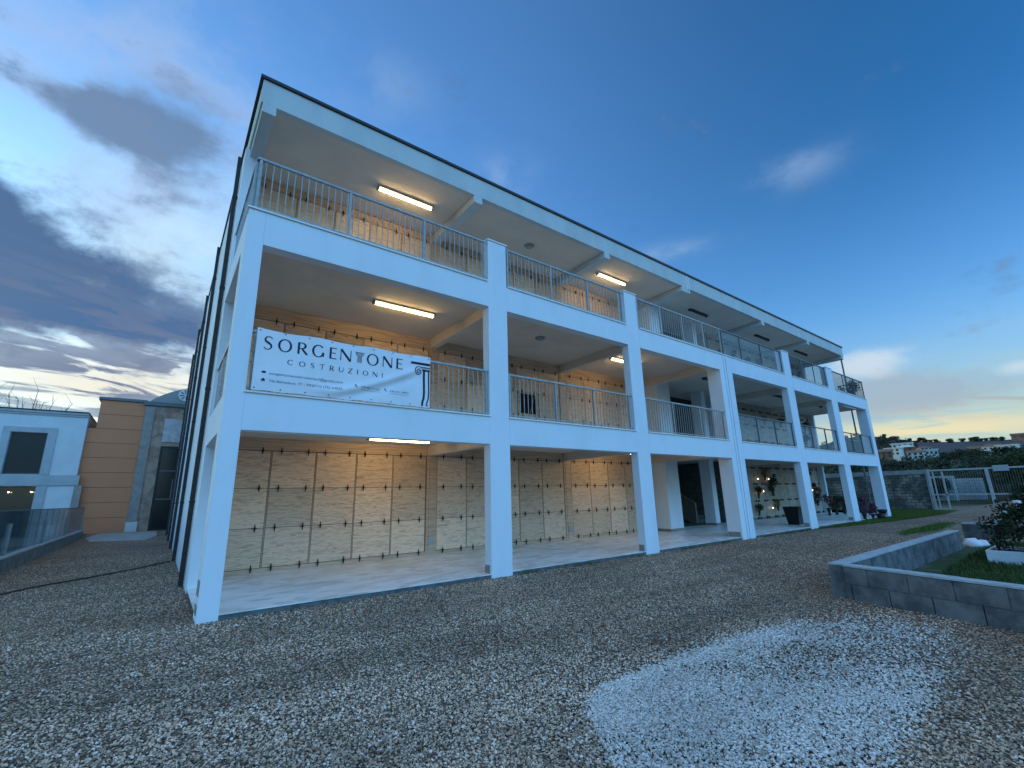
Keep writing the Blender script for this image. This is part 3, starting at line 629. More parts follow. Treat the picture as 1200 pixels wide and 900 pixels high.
def letter(k, ch, x0, x1, z0, z1, t):
    w_, h = x1-x0, z1-z0; tn = t*.45
    if ch == 'O': k.arc((x0+x1)/2, (z0+z1)/2, w_/2-t/2, h/2-tn/2, 0, 360, tn, t)
    elif ch in 'CG':
        k.arc(x0+w_*.52, (z0+z1)/2, w_*.5-t/2, h/2-tn/2, 42, 318 if ch == 'C' else 325, tn, t)
        if ch == 'G': k.line((x1-t/2-.02*w_, z0+h*.42), (x1-t/2-.02*w_, z0+h*.10), t)
    elif ch == 'S':
        P_ = [(x0+w_*.95, z0+h*.86), (x0+w_*.80, z0+h*.96), (x0+w_*.55, z0+h*.985), (x0+w_*.25, z0+h*.93), (x0+w_*.10, z0+h*.78), (x0+w_*.18, z0+h*.63), (x0+w_*.5, z0+h*.52), (x0+w_*.82, z0+h*.40), (x0+w_*.93, z0+h*.25), (x0+w_*.80, z0+h*.09), (x0+w_*.5, z0+h*.015), (x0+w_*.2, z0+h*.04), (x0+w_*.03, z0+h*.16)]
        k.stroke(P_, [tn, tn, tn, tn*1.4, t*.8, t*.95, t*1.1, t*.95, t*.8, tn*1.3, tn, tn, tn])
    elif ch == 'R':
        k.line((x0+t/2, z0), (x0+t/2, z1), t); cx = x0+w_*.45; rz = h*.27
        k.line((x0+t, z1-tn/2), (cx, z1-tn/2), tn); k.line((x0+t, z1-2*rz+tn/2), (cx, z1-2*rz+tn/2), tn)
        k.arc(cx, z1-rz, w_*.33, rz-tn/2, 90, -90, tn, t); k.line((cx, z1-2*rz), (x1, z0), t*.95)
    elif ch == 'E':
        k.line((x0+t/2, z0), (x0+t/2, z1), t)
        for zz, ww in ((z0+tn/2, 1), (z0+h*.52, .85), (z1-tn/2, .97)): k.line((x0+t, zz), (x0+w_*ww, zz), tn)
    elif ch == 'N':
        k.line((x0+tn/2, z0), (x0+tn/2, z1), tn); k.line((x1-tn/2, z0), (x1-tn/2, z1), tn); k.line((x0+tn*.6, z1), (x1-tn*.6, z0), t*1.15)
    elif ch == 'T': k.line((x0, z1-tn/2), (x1, z1-tn/2), tn*1.1); k.line(((x0+x1)/2, z1), ((x0+x1)/2, z0), t*.9)
    elif ch == 'U':
        m_ = z0+w_*.45; k.line((x0+t/2, m_), (x0+t/2, z1), t*.9); k.line((x1-tn/2, m_), (x1-tn/2, z1), tn); k.arc((x0+x1)/2, m_, w_/2-t*.4, m_-z0-tn/2, 180, 360, tn, t*.9, 14)
    elif ch == 'Z': k.line((x0, z1-tn/2), (x1, z1-tn/2), tn); k.line((x0, z0+tn/2), (x1, z0+tn/2), tn); k.line((x1-t*.3, z1), (x0+t*.3, z0), t)
    elif ch == 'I': k.line(((x0+x1)/2, z0), ((x0+x1)/2, z1), t)
k = Ink(); zb, zt_ = 3.895, 4.10
for ch, a, b_ in (('S', .437, .558), ('O', .643, .858), ('R', .945, 1.10), ('G', 1.17, 1.377), ('E', 1.463, 1.585), ('N', 1.65, 1.84), ('O', 2.128, 2.352), ('N', 2.434, 2.615), ('E', 2.70, 2.832)):
    letter(k, ch, a, b_, zb - (.01 if ch in 'OGS' else 0), zt_ + (.01 if ch in 'OGS' else 0), .034)
# the T is a small column
k.line((1.905, 4.09), (2.085, 4.09), .012); k.line((1.93, 4.068), (2.06, 4.068), .010)
for xx in (1.963, 1.985, 2.007, 2.029): k.line((xx, 3.90), (xx, 4.05), .011)
k.arc(1.942, 4.048, .016, .014, 20, 340, .006, .009, 12); k.arc(2.048, 4.048, .016, .014, -160, 160, .006, .009, 12)
k.build('company_name', INK)
k = Ink(); xx = .807
cw = {'O': .10, 'C': .098, 'S': .06, 'T': .085, 'R': .07, 'U': .08, 'Z': .075, 'I': .02, 'N': .085}
gap = (2.442-.805-sum(cw[c] for c in 'COSTRUZIONI'))/10; x0 = .805
for ch in 'COSTRUZIONI':
    letter(k, ch, x0, x0+cw[ch], 3.678, 3.768, .015); x0 += cw[ch]+gap
k.build('company_trade', INK)
k = Ink()  # capital and shaft emblem on the right
k.poly([(3.0, 4.045), (3.0, 4.095), (3.415, 4.10), (3.415, 4.05)])
k.line((3.16, 4.005), (3.415, 4.008), .017)
P_ = []; Q = []
for i in range(60):
    a = math.radians(90+i*15.); rad = .092*math.exp(-i*.028); P_.append((3.165+rad*math.cos(a), 3.915+rad*math.sin(a))); Q.append(.020-.00018*i)
k.stroke(P_, Q)
k.line((3.20, 3.985), (3.415, 3.985), .010)
k.poly([(3.235, 3.965), (3.255, 3.925), (3.415, 3.925), (3.415, 3.965)])
k.stroke([(3.285, 3.93), (3.285, 3.75), (3.292, 3.5), (3.285, 3.38), (3.262, 3.30), (3.255, 3.225)], [.046, .046, .044, .044, .042, .040])
k.stroke([(3.388, 3.93), (3.388, 3.75), (3.392, 3.5), (3.385, 3.38), (3.36, 3.30), (3.345, 3.225)], [.030, .030, .028, .028, .026, .024])
k.build('column_emblem', INK)
k = Ink()
k.poly([(.449, 3.488), (.507, 3.488), (.507, 3.523), (.449, 3.523)]); k.poly([(.444, 3.378), (.478, 3.407), (.512, 3.378)]); k.poly([(.454, 3.35), (.470, 3.35), (.470, 3.378), (.454, 3.378)]); k.poly([(.486, 3.35), (.502, 3.35), (.502, 3.378), (.486, 3.378)]); k.poly([(.47, 3.364), (.486, 3.364), (.486, 3.378), (.47, 3.378)])
for x0 in (1.938, 2.50): k.arc(x0+.045, 3.47, .04, .035, 150, 270, .008, .02, 10)
k.build('contact_icon', INK)
k = Ink(); k.line((2.04, 3.405), (2.42, 3.40), .005); k.line((2.60, 3.40), (2.97, 3.395), .005); k.build('underline', INK2)
def text(s, x0, x1, z0, size, m):
    cu = D.curves.new('text', 'FONT'); cu.body = s; cu.size = size; o = D.objects.new('text', cu); COL.objects.link(o)
    dg = bpy.context.evaluated_depsgraph_get(); me = D.meshes.new_from_object(o.evaluated_get(dg)); D.objects.remove(o)
    v = np.zeros(len(me.vertices)*3); me.vertices.foreach_get('co', v); v = v.reshape(-1, 3); wd = v[:, 0].max()
    X_ = x0+(v[:, 0]-v[:, 0].min())*(x1-x0)/wd; Z_ = z0+v[:, 1]
    nv = np.stack([X_, wav(X_, Z_-3.19)-.0035, Z_-3.19], -1); me.vertices.foreach_set('co', nv.ravel()); me.update()
    me.materials.clear(); me.materials.append(m); t = D.objects.new('contact_line', me); COL.objects.link(t); t.parent = BN
text('sorgentonecostruzionisrl@gmail.com', .557, 1.726, 3.475, .062, INK2)
text('Via Belvedere, 77 - PINETO (TE) 64025', .563, 1.713, 3.352, .062, INK2)
text('349 63 15 662', 2.04, 2.415, 3.43, .050, INK2); text('346 541 8893', 2.595, 2.97, 3.43, .050, INK2)

# ------------------------------------------------------------------ leaves / foliage helpers
def leaf_mesh(name, centers, radii, n, size, m, flat=1.0, shell=.55):
    c = np.array(centers); r = np.array(radii); k_ = rng.choice(len(c), n, p=(r**2)/np.sum(r**2))
    d = rng.normal(size=(n, 3)); d /= np.linalg.norm(d, axis=1, keepdims=True); rad = r[k_]*(shell+(1-shell)*rng.random(n)**.5)*(.85+.3*rng.random(n))
    p = c[k_]+d*rad[:, None]*np.array([1, 1, flat])
    a = rng.normal(size=(n, 3)); a /= np.linalg.norm(a, axis=1, keepdims=True); b_ = np.cross(a, rng.normal(size=(n, 3))); b_ /= np.linalg.norm(b_, axis=1, keepdims=True)
    s1 = (size*rng.uniform(.6, 1.3, n))[:, None]; v = np.stack([p-a*s1, p-b_*s1*.45, p+a*s1, p+b_*s1*.45], 1).reshape(-1, 3)
    return npmesh(name, v, np.arange(n*4).reshape(-1, 4), m)
def foliage(name, c1, c2, sc=.8): return mat(name, c1, .75, c2, sc, detail=3, coord='Object', spec=.25)
LEAF = foliage('dark_leaf', (.018, .032, .014), (.05, .075, .028), 1.2)
LEAF2 = foliage('grey_green_leaf', (.035, .05, .03), (.08, .095, .055), 1.0)
BARK = mat('bark', (.07, .055, .04), .9, (.12, .10, .08), 6)
# trees beyond the wall
def tree_protos():
    out = []
    for t in range(3):
        cs = []; rs = []
        for i in range(13):
            a = random.uniform(0, 6.28); q = random.uniform(0, 1.0); cs.append((q*1.5*math.cos(a), q*1.5*math.sin(a), 1.6+random.uniform(-.9, 1.5)*(1-.4*q))); rs.append(random.uniform(.55, 1.0))
        crown = leaf_mesh('crown', cs, rs, 5200, .12, (LEAF, LEAF2, LEAF)[t], .85)
        tb = MB().tube([(0, 0, -.3), (.05, 0, .6), (.02, .05, 1.4), (.1, 0, 2.2)], [.14, .11, .08, .03], 8)
        for i in range(5):
            c0 = cs[i]; tb.tube([(.04, 0, .7+.1*i), (c0[0]*.5, c0[1]*.5, .5*(c0[2]+1)), c0], [.06, .04, .015], 6)
        out.append((crown, tb.mesh('trunk', BARK)))
    return out
TP = tree_protos()
def ray(u, v): d = RX*((u-600)/FPX) + UX*((450-v)/FPX) + F_; return d
def az_pt(u, r): d = ray(u, 560); a = math.atan2(d.x, d.y); return CAM.x+r*math.sin(a), CAM.y+r*math.cos(a)
def tree(name, x, y, s, k_, label, group, sz=1.):
    z = float(ground_z(np.array([x]), np.array([y]))[0])
    z -= 0 if 'bushy' in name else .9; o = empty(name, (x, y, z), label, 'tree', group, rz=random.uniform(0, 6.28)); s *= .62 if 'bushy' in name else .47; o.scale = (s, s, s*sz)
    inst(TP[k_][0], 'crown', o); inst(TP[k_][1], 'trunk', o); return o
HT = 'trees behind the block wall and gate'
for i, (u, r, s, k_) in enumerate(((1042, 58, 1.15, 0), (1052, 63, 1.3, 1), (1062, 56, 1.05, 2), (1074, 60, 1.2, 0), (1085, 66, 1.25, 2), (1098, 72, 1.15, 1), (1115, 78, 1.2, 2), (1132, 74, 1.3, 0), (1147, 80, 1.35, 1), (1163, 70, 1.35, 2), (1176, 64, 1.5, 0), (1190, 60, 1.9, 1), (1204, 52, 2.0, 2))):
    x_, y_ = az_pt(u, r); lab = ('dark bushy tree', 'grey green leafy tree', 'low dense dark tree')[k_]
    pl = ('first', 'second', 'third', 'fourth', 'fifth', 'sixth', 'seventh', 'eighth', 'ninth', 'tenth', 'eleventh', 'second to last', 'last')[i]
    tree('bushy_tree', x_, y_, s, k_, '%s behind the wall and gate, %s from the building' % (lab, pl), HT)
for i, (y_, s) in enumerate(((5.5, 1.35), (10.5, 1.5), (2.5, 1.1))):
    tree('bushy_tree', 49+i*2, y_, s, i, 'dark tree showing over the block wall between the right columns, %s' % ('nearest one', 'middle one', 'farthest one')[i], HT)
# ridge
for i, u in enumerate((1046, 1054, 1061, 1069, 1076, 1083, 1089, 1095, 1101, 1108, 1124, 1139, 1155, 1161, 1168, 1176, 1186)):
    x_, y_ = az_pt(u, 436+random.uniform(-6, 6)); big = i in (6, 10, 12)
    tree('ridge_tree', x_, y_, random.uniform(1.6, 2.4)*(1.3 if big else 1), i % 3, 'distant tree on the ridge against the sky, number %d counted from the building' % (i+1), 'trees along the distant ridge')
# wooded slopes: nobody could count these
wv = []; n_t = 1150; cs = []; rs = []
while len(cs) < n_t:
    a = math.radians(random.uniform(62, 97)); r = random.uniform(95, 438); azd = math.degrees(a)
    lowd = r < 215; wood = r > 280 and azd < 77.4 + (440-r)*.032
    mid = 215 < r < 305 and (azd > 80.6 or r < 225)
    if not (lowd or wood or (mid and random.random() < .5)): continue
    x_ = CAM.x+r*math.sin(a); y_ = CAM.y+r*math.cos(a); z_ = float(ground_z(np.array([x_]), np.array([y_]))[0]); s = random.uniform(1.4, 3.0)
    if r < 215: s = random.uniform(.9, 1.5)
    if r < 150: s *= .8
    cs.append((x_, y_, z_+s*.5)); rs.append(s)
wo = D.objects.new('woodland', leaf_mesh('woodland', cs, rs, 75000, .5, foliage('woodland_leaf', (.016, .026, .015), (.045, .060, .032), .05), .8, .3)); COL.objects.link(wo)
tag(wo, 'dark woodland and scrub covering the distant slopes', 'woodland', kind='stuff')
# dry reeds beyond the gate
bx, by = [], []
n = 5000; x = 58+rng.uniform(-6, 8, n); y = rng.uniform(-13, -1.5, n); z = ground_z(x, y); h = rng.uniform(.7, 1.7, n); a = rng.uniform(0, 3.1, n); wd = .03
v = np.stack([np.stack([x-wd*np.cos(a), y-wd*np.sin(a), z], -1), np.stack([x+wd*np.cos(a), y+wd*np.sin(a), z], -1), np.stack([x+rng.normal(0, .15, n), y+rng.normal(0, .15, n), z+h], -1)], 1).reshape(-1, 3)
ro = D.objects.new('dry_reeds', npmesh('dry_reeds', v, np.arange(n*3).reshape(-1, 3), mat('dry_reed', (.12, .085, .06), .9, (.20, .15, .11), .6))); COL.objects.link(ro)
tag(ro, 'reddish brown dry reeds and scrub beyond the gate', 'reeds', kind='stuff')

# ------------------------------------------------------------------ distant houses
WALLW = mat('house_white', (.62, .62, .58), .9); TERRA = mat('terracotta', (.30, .15, .09), .9, (.22, .11, .07), .5); WIN = mat('house_window', (.03, .035, .04), .3)
def house(u, v_, r, w_, d_, h, rot, roof, label, wallm=WALLW, nwin=3, floors=2):
    w_ *= .60; d_ *= .60; h *= .47; d = ray(u, v_); q = r/math.hypot(d.x, d.y); x_, y_ = CAM.x+d.x*q, CAM.y+d.y*q; zb_ = CAM.z+d.z*q
    o = empty('distant_house', (x_, y_, zb_), label, 'house', 'houses on the far hillside', rz=rot)
    MB().box(-w_/2, w_/2, -d_/2, d_/2, -6, h).build('wall', wallm, o)
    if roof == 'gable': MB().prism([(-d_/2-.4, h+.01), (d_/2+.4, h+.01), (0, h+d_*.22)], 0, -w_/2-.4, w_/2+.4).build('roof', TERRA, o)
    elif roof == 'hip':
        b = MB(); b.v = [(-w_/2-.4, -d_/2-.4, h+.01), (w_/2+.4, -d_/2-.4, h+.01), (w_/2+.4, d_/2+.4, h+.01), (-w_/2-.4, d_/2+.4, h+.01), (-w_/4, 0, h+d_*.2), (w_/4, 0, h+d_*.2)]
        b.f = [(0, 1, 5, 4), (1, 2, 5), (2, 3, 4, 5), (3, 0, 4), (3, 2, 1, 0)]; b.build('roof', TERRA if wallm is not TERRA else WALLW, o)
    else: MB().box(-w_/2-.3, w_/2+.3, -d_/2-.3, d_/2+.3, h+.01, h+.35).build('roof', WALLW, o)
    for f in range(floors):
        for i in range(nwin):
            xx = -w_/2+w_*(i+.5)/nwin; zz = h*(f+.5)/floors
            MB().box(xx-.4, xx+.4, -d_/2-.05, -d_/2-.01, zz-.42, zz+.42).build('window', WIN, o)
            if i < 2: MB().box(-w_/2-.05, -w_/2-.01, -d_/4+i*d_/2-.5, -d_/4+i*d_/2+.5, zz-.42, zz+.42).build('window', WIN, o)
fa = -R(80)
house(1034, 537, 225, 9, 9, 4.6, fa+.3, 'gable', 'terracotta house partly behind the last column of the building', TERRA)
house(1049, 534, 240, 8, 8, 5.8, fa-.2, 'flat', 'tall white house beside the terracotta one in the left cluster')
house(1063, 532, 245, 9, 8, 5.5, fa, 'hip', 'orange brown walled house in the middle of the left cluster', TERRA, 2, 2)
house(1059, 530, 262, 12, 7, 7.6, fa+.1, 'flat', 'highest white flat roofed house behind the left cluster', WALLW, 4, 2)
house(1075, 538, 232, 8, 7, 5.2, fa-.1, 'gable', 'small white gabled house with terracotta roof near the wall', WALLW)
house(1087, 534, 250, 11, 8, 4.4, fa+.05, 'flat', 'long low white house at the right of the left cluster', WALLW, 5, 1)
house(1084, 531, 275, 7, 7, 4.6, fa+.4, 'hip', 'small pale house set back on the right of the left cluster', WALLW)
house(1148, 533, 330, 11, 12, 6.0, fa+.15, 'gable', 'left wing of the big cream apartment house on the right hillside', WALLW, 4)
house(1166, 533, 325, 13, 12, 8.4, fa+.0, 'hip', 'middle block of the big cream apartment house with shallow roof', WALLW, 4)
house(1183, 531, 322, 12, 11, 7.6, fa-.2, 'flat', 'right block of the cream apartments with flat roof by the dark tree', WALLW, 3)
house(1194, 514, 430, 10, 8, 5, fa, 'gable', 'reddish house on the ridge at the right edge of the photo', TERRA, 2, 1)

# ------------------------------------------------------------------ block wall + gate
BW = empty('block_wall', (40.3, .05, ZG), 'rough grey concrete block wall behind the end of the building', 'wall')
wb = MB(); hb = .2
for r_ in range(12):
    off = .2 if r_ % 2 else 0
    for i in range(46):
        y0 = off+i*.41; j = random.uniform(-.008, .008)
        j2 = random.uniform(0, .012); wb.box(-.105+j*2, .14, y0+.012+j2, y0+.392-j2, r_*.205-.096, r_*.205+.082-j2)
wb.build('block', mat('rubble_block', (.10, .105, .085), .95, (.32, .30, .24), 1.5, lo=.42, hi=.66, bump=.6, bscale=30), BW)
MB().box(-.085, .13, .0, 19, -.15, 2.36).build('mortar', mat('mortar', (.06, .062, .055), .95, (.10, .10, .09), 6), BW)
MB().box(-.14, .18, -.02, 19, 2.362, 2.66).build('wall_cap', mat('cap_concrete', (.34, .35, .33), .9, (.24, .25, .24), 3, bump=.3), BW)
MB().box(-.15, .20, -.16, -.03, -.2, 2.60).build('end_pier', mat('pier_render', (.24, .25, .24), .95, (.32, .33, .32), 3, bump=.3), BW)
GW = mat('gate_paint', (.52, .55, .54), .6, (.40, .42, .41), 8)
GT = empty('metal_gate', (40.8, 0, ZG), 'pale grey barred metal gate at the far end of the yard', 'gate')
def bar(name, y0, y1, z0, z1, d=.03, parent=GT): return MB().box(-d, d, y0, y1, z0, z1).build(name, GW, parent)
bar('gate_post', -.10, .02, -.1, 2.68, .05); bar('gate_post', -2.92, -2.76, .2, 2.63, .06)
bar('top_rail', -6.0, -.12, 2.53, 2.63); bar('middle_rail', -6.0, -.12, .96, 1.04); bar('stile', -.30, -.22, 0, 2.5, .025); bar('stile', -.78, -.68, -.05, 2.5); bar('bottom_rail', -2.7, -.12, .02, .08)
g1 = MB()
for i in range(48):
    y0 = -.42-i*.117
    if y0 > -6: g1.box(-.009, .009, y0-.009, y0+.009, .10 if y0 > -1.6 else .55, 2.52)
g1.build('grille', mat('gate_bar', (.16, .165, .16), .6), GT)
MB().box(-.10, -.07, -3.85, -3.15, 2.38, 2.74).build('sign_plate', mat('plate', (.42, .46, .47), .5), GT)
# stacked pallets of blocks beyond the gate
def pallet(x_, y_, z_, label, n_):
    o = empty('block_pallet', (x_, y_, z_), label, 'pallet of blocks', 'block pallets beyond the gate')
    b = MB()
    for i in range(5): b.box(-.6, .6, -.8+i*.37, -.8+i*.37+.12, .10, .12)
    for i in range(3): b.box(-.6, .6, -.8+i*.74, -.8+i*.74+.10, 0, .10)
    b.build('pallet', BARK, o); b = MB()
    for r_ in range(n_):
        for i in range(4):
            for j in range(2): b.box(-.58+j*.59, -.01+j*.59, -.8+i*.405, -.8+i*.405+.385, .125+r_*.23, .125+r_*.23+.215)
    b.build('block_stack', BLOCKTOP, o)
zz = float(ground_z(np.array([54.]), np.array([.8]))[0])
pallet(54, 1.75, zz, 'left full pallet of pale blocks seen through the gate', 9); pallet(56.5, .35, zz, 'right pallet of pale blocks seen through the gate, farther back', 8); 

# ------------------------------------------------------------------ planter
PL = empty('block_planter', (7.75, -5.0, ZG), 'low grey concrete block planter bed at the right of the yard', 'planter')
def block_run(x0, y0, x1, y1, courses, name, parent, base=(7.75, -5.0)):
    Ln = math.hypot(x1-x0, y1-y0); a = math.atan2(y1-y0, x1-x0)
    b = MB(); zz = 0
    for r_ in range(courses):
        off = -.25 if r_ % 2 else 0; xx = off
        while xx < Ln:
            p, q = max(xx, 0)+.004, min(xx+.49, Ln); jz = random.uniform(-.004, .004)
            if q-p > .05: b.box(p, q, -.2+jz, jz+(.012 if r_ == 0 else 0), -.02+r_*.235+.004, -.02+r_*.235+.231)
            xx += .5
    b.box(.01, Ln-.01, -.19, -.012, -.03, courses*.235-.028)
    o = b.build(name, BLOCK, parent, bevel=.004); o.location = (x0-base[0], y0-base[1], 0); o.rotation_euler.z = a
    t = MB()
    xx = 0
    while xx < Ln: q = min(xx+random.uniform(.6, 1.1), Ln); t.box(xx+.003, q-.001, -.207+random.uniform(-.004, .004), .005, courses*.235-.016, courses*.235+.004+random.uniform(0, .006)); xx = q
    t.build('mortar_cap', BLOCKTOP, o)
    return o
block_run(7.75, -5.0, 15.75, -5.0, 2, 'side_course', PL)
block_run(6.40, -9.6, 7.69, -5.21, 2, 'front_course', PL)
MB().box(-.016, .004, -.52, -.30, .30, .42).build('cable_box', BLOCKTOP, PL)
sheet('planter_soil', [(6.5, -9.6), (7.85, -5.19), (18, -5.15), (18, -9.6)], ZG+.03, mat('planter_earth', (.035, .065, .012), .95, (.15, .12, .085), 1.1, bump=.6, lo=.5, hi=.7), 'dark grassy soil inside the block planter')
blades('planter_grass', [([(8.0, -9.4), (8.3, -5.9), (12, -5.6), (18, -5.5), (18, -9.4)], 1)], 26000, .09, 'short dark grass growing in the planter', (.035, .075, .012), ZG+.035, (.08, .10, .025))
BR = empty('loose_blocks', (18.8, -4.75, ZG), 'short stub of stacked grey blocks with pale tops behind the planter', 'block stack')
b = MB()
for r_ in range(2):
    for i in range(2): b.box(.0, .24, -.42*(i+1), -.42*i-.01, -.02+r_*.235, -.02+r_*.235+.23)
b.build('block', BLOCK, BR); MB().box(0.0, .24, -.40, -.02, .452, .49).box(.0, .24, -.78, -.44, .452, .52).build('mortar_cap', BLOCKTOP, BR)
WHITE = mat('white_marble_piece', (.78, .79, .80), .6, (.66, .68, .70), 4)
for i, (x_, y_, s, lab) in enumerate(((16.6, -5.35, .24, 'large white stone lump lying behind the planter corner'), (17.8, -5.05, .14, 'small white stone beside the block stub'))):
    bm = bmesh.new(); bmesh.ops.create_icosphere(bm, subdivisions=3, radius=1)
    for v in bm.verts:
        k_ = 1+.25*math.sin(v.co.x*4+i)*math.cos(v.co.y*3+v.co.z*2); v.co = Vector((v.co.x*s*k_*1.3, v.co.y*s*k_, max(v.co.z, -.3)*s*.55*k_))
    me = D.meshes.new('white_stone'); bm.to_mesh(me); bm.free(); me.materials.append(WHITE); o = inst(me, 'white_stone', None, (x_, y_, ZG+.06)); tag(o, lab, 'stone')
TR = empty('marble_trough', (13.0, -6.0, ZG+.02), 'white rectangular trough holding the rose bush', 'trough')
MB().box(0, .04, -2.4, 0, 0, .27).box(1.1, 1.14, -2.4, 0, 0, .27).box(.04, 1.1, -.04, 0, 0, .27).box(.04, 1.1, -2.4, -2.36, 0, .27).build('trough_side', WHITE, TR, bevel=.006)
MB().box(.04, 1.1, -2.36, -.04, 0, .20).build('soil', mat('soil', (.03, .022, .016), .95, (.05, .04, .03), 20, bump=.6), TR)
RB = empty('rose_bush', (13.6, -7.0, ZG+.2), 'dark leafy rose bush with white blossoms in the white trough', 'bush')
cs, rs = [], []
stem = MB()
random.seed(21)
for i in range(120):
    a = random.uniform(0, 6.28); q = random.uniform(.05, 1.0); p = (.9*q*math.cos(a), .95*q*math.sin(a), random.uniform(.08, 1.3)*(1.05-.3*q)); cs.append(p); rs.append(random.uniform(.12, .26))
    stem.tube([(random.uniform(-.12, .12), random.uniform(-.12, .12), -.05), (p[0]*.4, p[1]*.4, p[2]*.55), p], [.018, .012, .004], 5)
stem.build('stem', BARK, RB)
lo_ = D.objects.new('foliage', leaf_mesh('foliage', cs, rs, 15000, .042, foliage('rose_leaf', (.012, .026, .012), (.04, .06, .025), 6), 1, .1)); COL.objects.link(lo_); lo_.parent = RB
PET = mat('white_petal', (.82, .84, .86), .6)
def bloom(m, s, n=14):
    b = MB()
    for i in range(n):
        a = i*2.4; el_ = .25+.9*i/n; r_ = s*(1-.6*i/n)
        c = Vector((math.cos(a)*math.cos(el_), math.sin(a)*math.cos(el_), math.sin(el_)))*r_; t = Vector((-math.sin(a), math.cos(a), 0))*s*.45; u_ = Vector((0, 0, 1))*s*.45
        b.quad(c-t-u_*.6, c+t-u_*.6, c+t*.8+u_, c-t*.8+u_)
    return b.mesh('blossom', m)
BL = bloom(PET, .055)
for p in ((-.62, .30, .55), (-.72, .1, .92), (-.5, -.35, 1.1), (-.8, .35, 1.02), (-.3, .62, .8), (.0, .2, 1.35)): inst(BL, 'blossom', RB, p, random.uniform(0, 6), 1.2)

# ------------------------------------------------------------------ flowers, vases, candles
VASE = mat('bronze_vase', (.05, .04, .03), .4, metal=.7)
COLS = {'dark green': ((.012, .03, .012), (.03, .055, .02)), 'yellow': ((.45, .30, .03), (.05, .08, .02)), 'red': ((.28, .02, .02), (.03, .05, .02)), 'pink': ((.45, .16, .20), (.05, .07, .03)), 'white': ((.55, .54, .50), (.06, .09, .04)), 'purple': ((.03, .01, .028), (.16, .05, .09))}
BQ = {}
def bouquet_mesh(col, i):
    if (col, i) not in BQ:
        c = [(random.uniform(-.13, .13), random.uniform(-.10, .04), .28+random.uniform(-.08, .2)) for _ in range(7)]
        BQ[(col, i)] = leaf_mesh('flowers', c, [random.uniform(.06, .12) for _ in c], 360, .030, mat(col.replace(' ', '_')+'_petal', COLS[col][0], .8, COLS[col][1], 14, lo=.42, hi=.56), 1, .2)
    return BQ[(col, i)]
vase_me = MB().lathe([(.035, 0), (.045, .02), (.03, .06), (.045, .14), (.055, .20)], n=10).mesh('vase', VASE, True)
def bouquet(x_, y_, z_, col, label, s=1., i=0, group='grave bouquets on the niche walls'):
    o = empty('flower_bouquet', (x_, y_, z_), label, 'flowers', group, rz=random.uniform(-.4, .4)); o.scale = (s,)*3
    inst(vase_me, 'vase', o); inst(bouquet_mesh(col, i), 'flowers', o); return o
nth = ('leftmost', 'second', 'third', 'fourth', 'fifth', 'sixth', 'seventh', 'eighth', 'ninth', 'tenth', 'eleventh', 'twelfth', 'thirteenth', 'fourteenth', 'fifteenth', 'sixteenth')
yb = 3.80
lst = [(25.6, 1.98, 'yellow', 1.35), (26.6, 1.88, 'dark green', .9), (24.6, 1.05, 'dark green', 1.35), (26.3, 1.15, 'dark green', 1.9), (24.4, .18, 'dark green', 1.3), (26.6, .35, 'yellow', 1.2), (31.3, 2.0, 'dark green', 1.3), (31.9, 1.1, 'red', 1.3), (32.6, 1.0, 'pink', 1.1), (32.1, .45, 'dark green', 1.5), (31.2, .25, 'red', 1.5)]
for i, (x_, z_, c_n, s) in enumerate(lst):
    bouquet(x_, yb, z_, c_n, '%s bouquet on the ground floor niches, %s counted from the left' % (c_n, nth[i]), s, i % 2)
lst = sorted([(22.4+random.uniform(0, 10.5), random.choice((4.2, 5.0, 5.1)), random.choice(('dark green', 'dark green', 'red', 'pink', 'white')), random.uniform(1., 1.4)) for _ in range(9)])
for i, (x_, z_, c_n, s) in enumerate(lst):
    bouquet(x_, yb, z_, c_n, '%s bouquet on the middle floor niches, %s counted from the left' % (c_n, nth[i]), s, i % 2)
for i in range(3): bouquet(25.2+i*.5, 3.6, Z1+.015, 'white', 'white bouquet on the middle floor gallery floor, %s of three' % nth[i], 1.1, 0)
tl = [(22.0+i*.72, 6.82+((.45, 1.4, 1.0, 1.75)[i % 4]), ('dark green', 'red', 'pink', 'dark green', 'yellow')[i % 5], 1.2+.3*((i*7) % 3)/2) for i in range(16)]
for i, (x_, z_, c_n, s) in enumerate(tl):
    bouquet(x_, yb, z_, c_n, '%s bouquet under the roof on the old niches, %s counted from the left' % (c_n, nth[i]), s, i % 2)
def votive(x_, z_, label):
    o = empty('votive_lamp', (x_, 3.84, z_), label, 'votive lamp', 'small lit votive lamps')
    MB().lathe([(.03, 0), (.035, .03), (.02, .06)], n=8).build('base', VASE, o); MB().lathe([(.014, .062), (.022, .09), (.017, .12), (.004, .14)], n=8).build('bulb', FLAME, o)
for i, (x_, z_) in enumerate(((24.9, 1.95), (26.1, 1.95), (24.75, 1.2), (25.3, 1.3), (26.1, .42), (31.75, 1.28))):
    votive(x_, z_, 'small lit votive lamp on the ground floor niches, %s counted from the left' % nth[i])
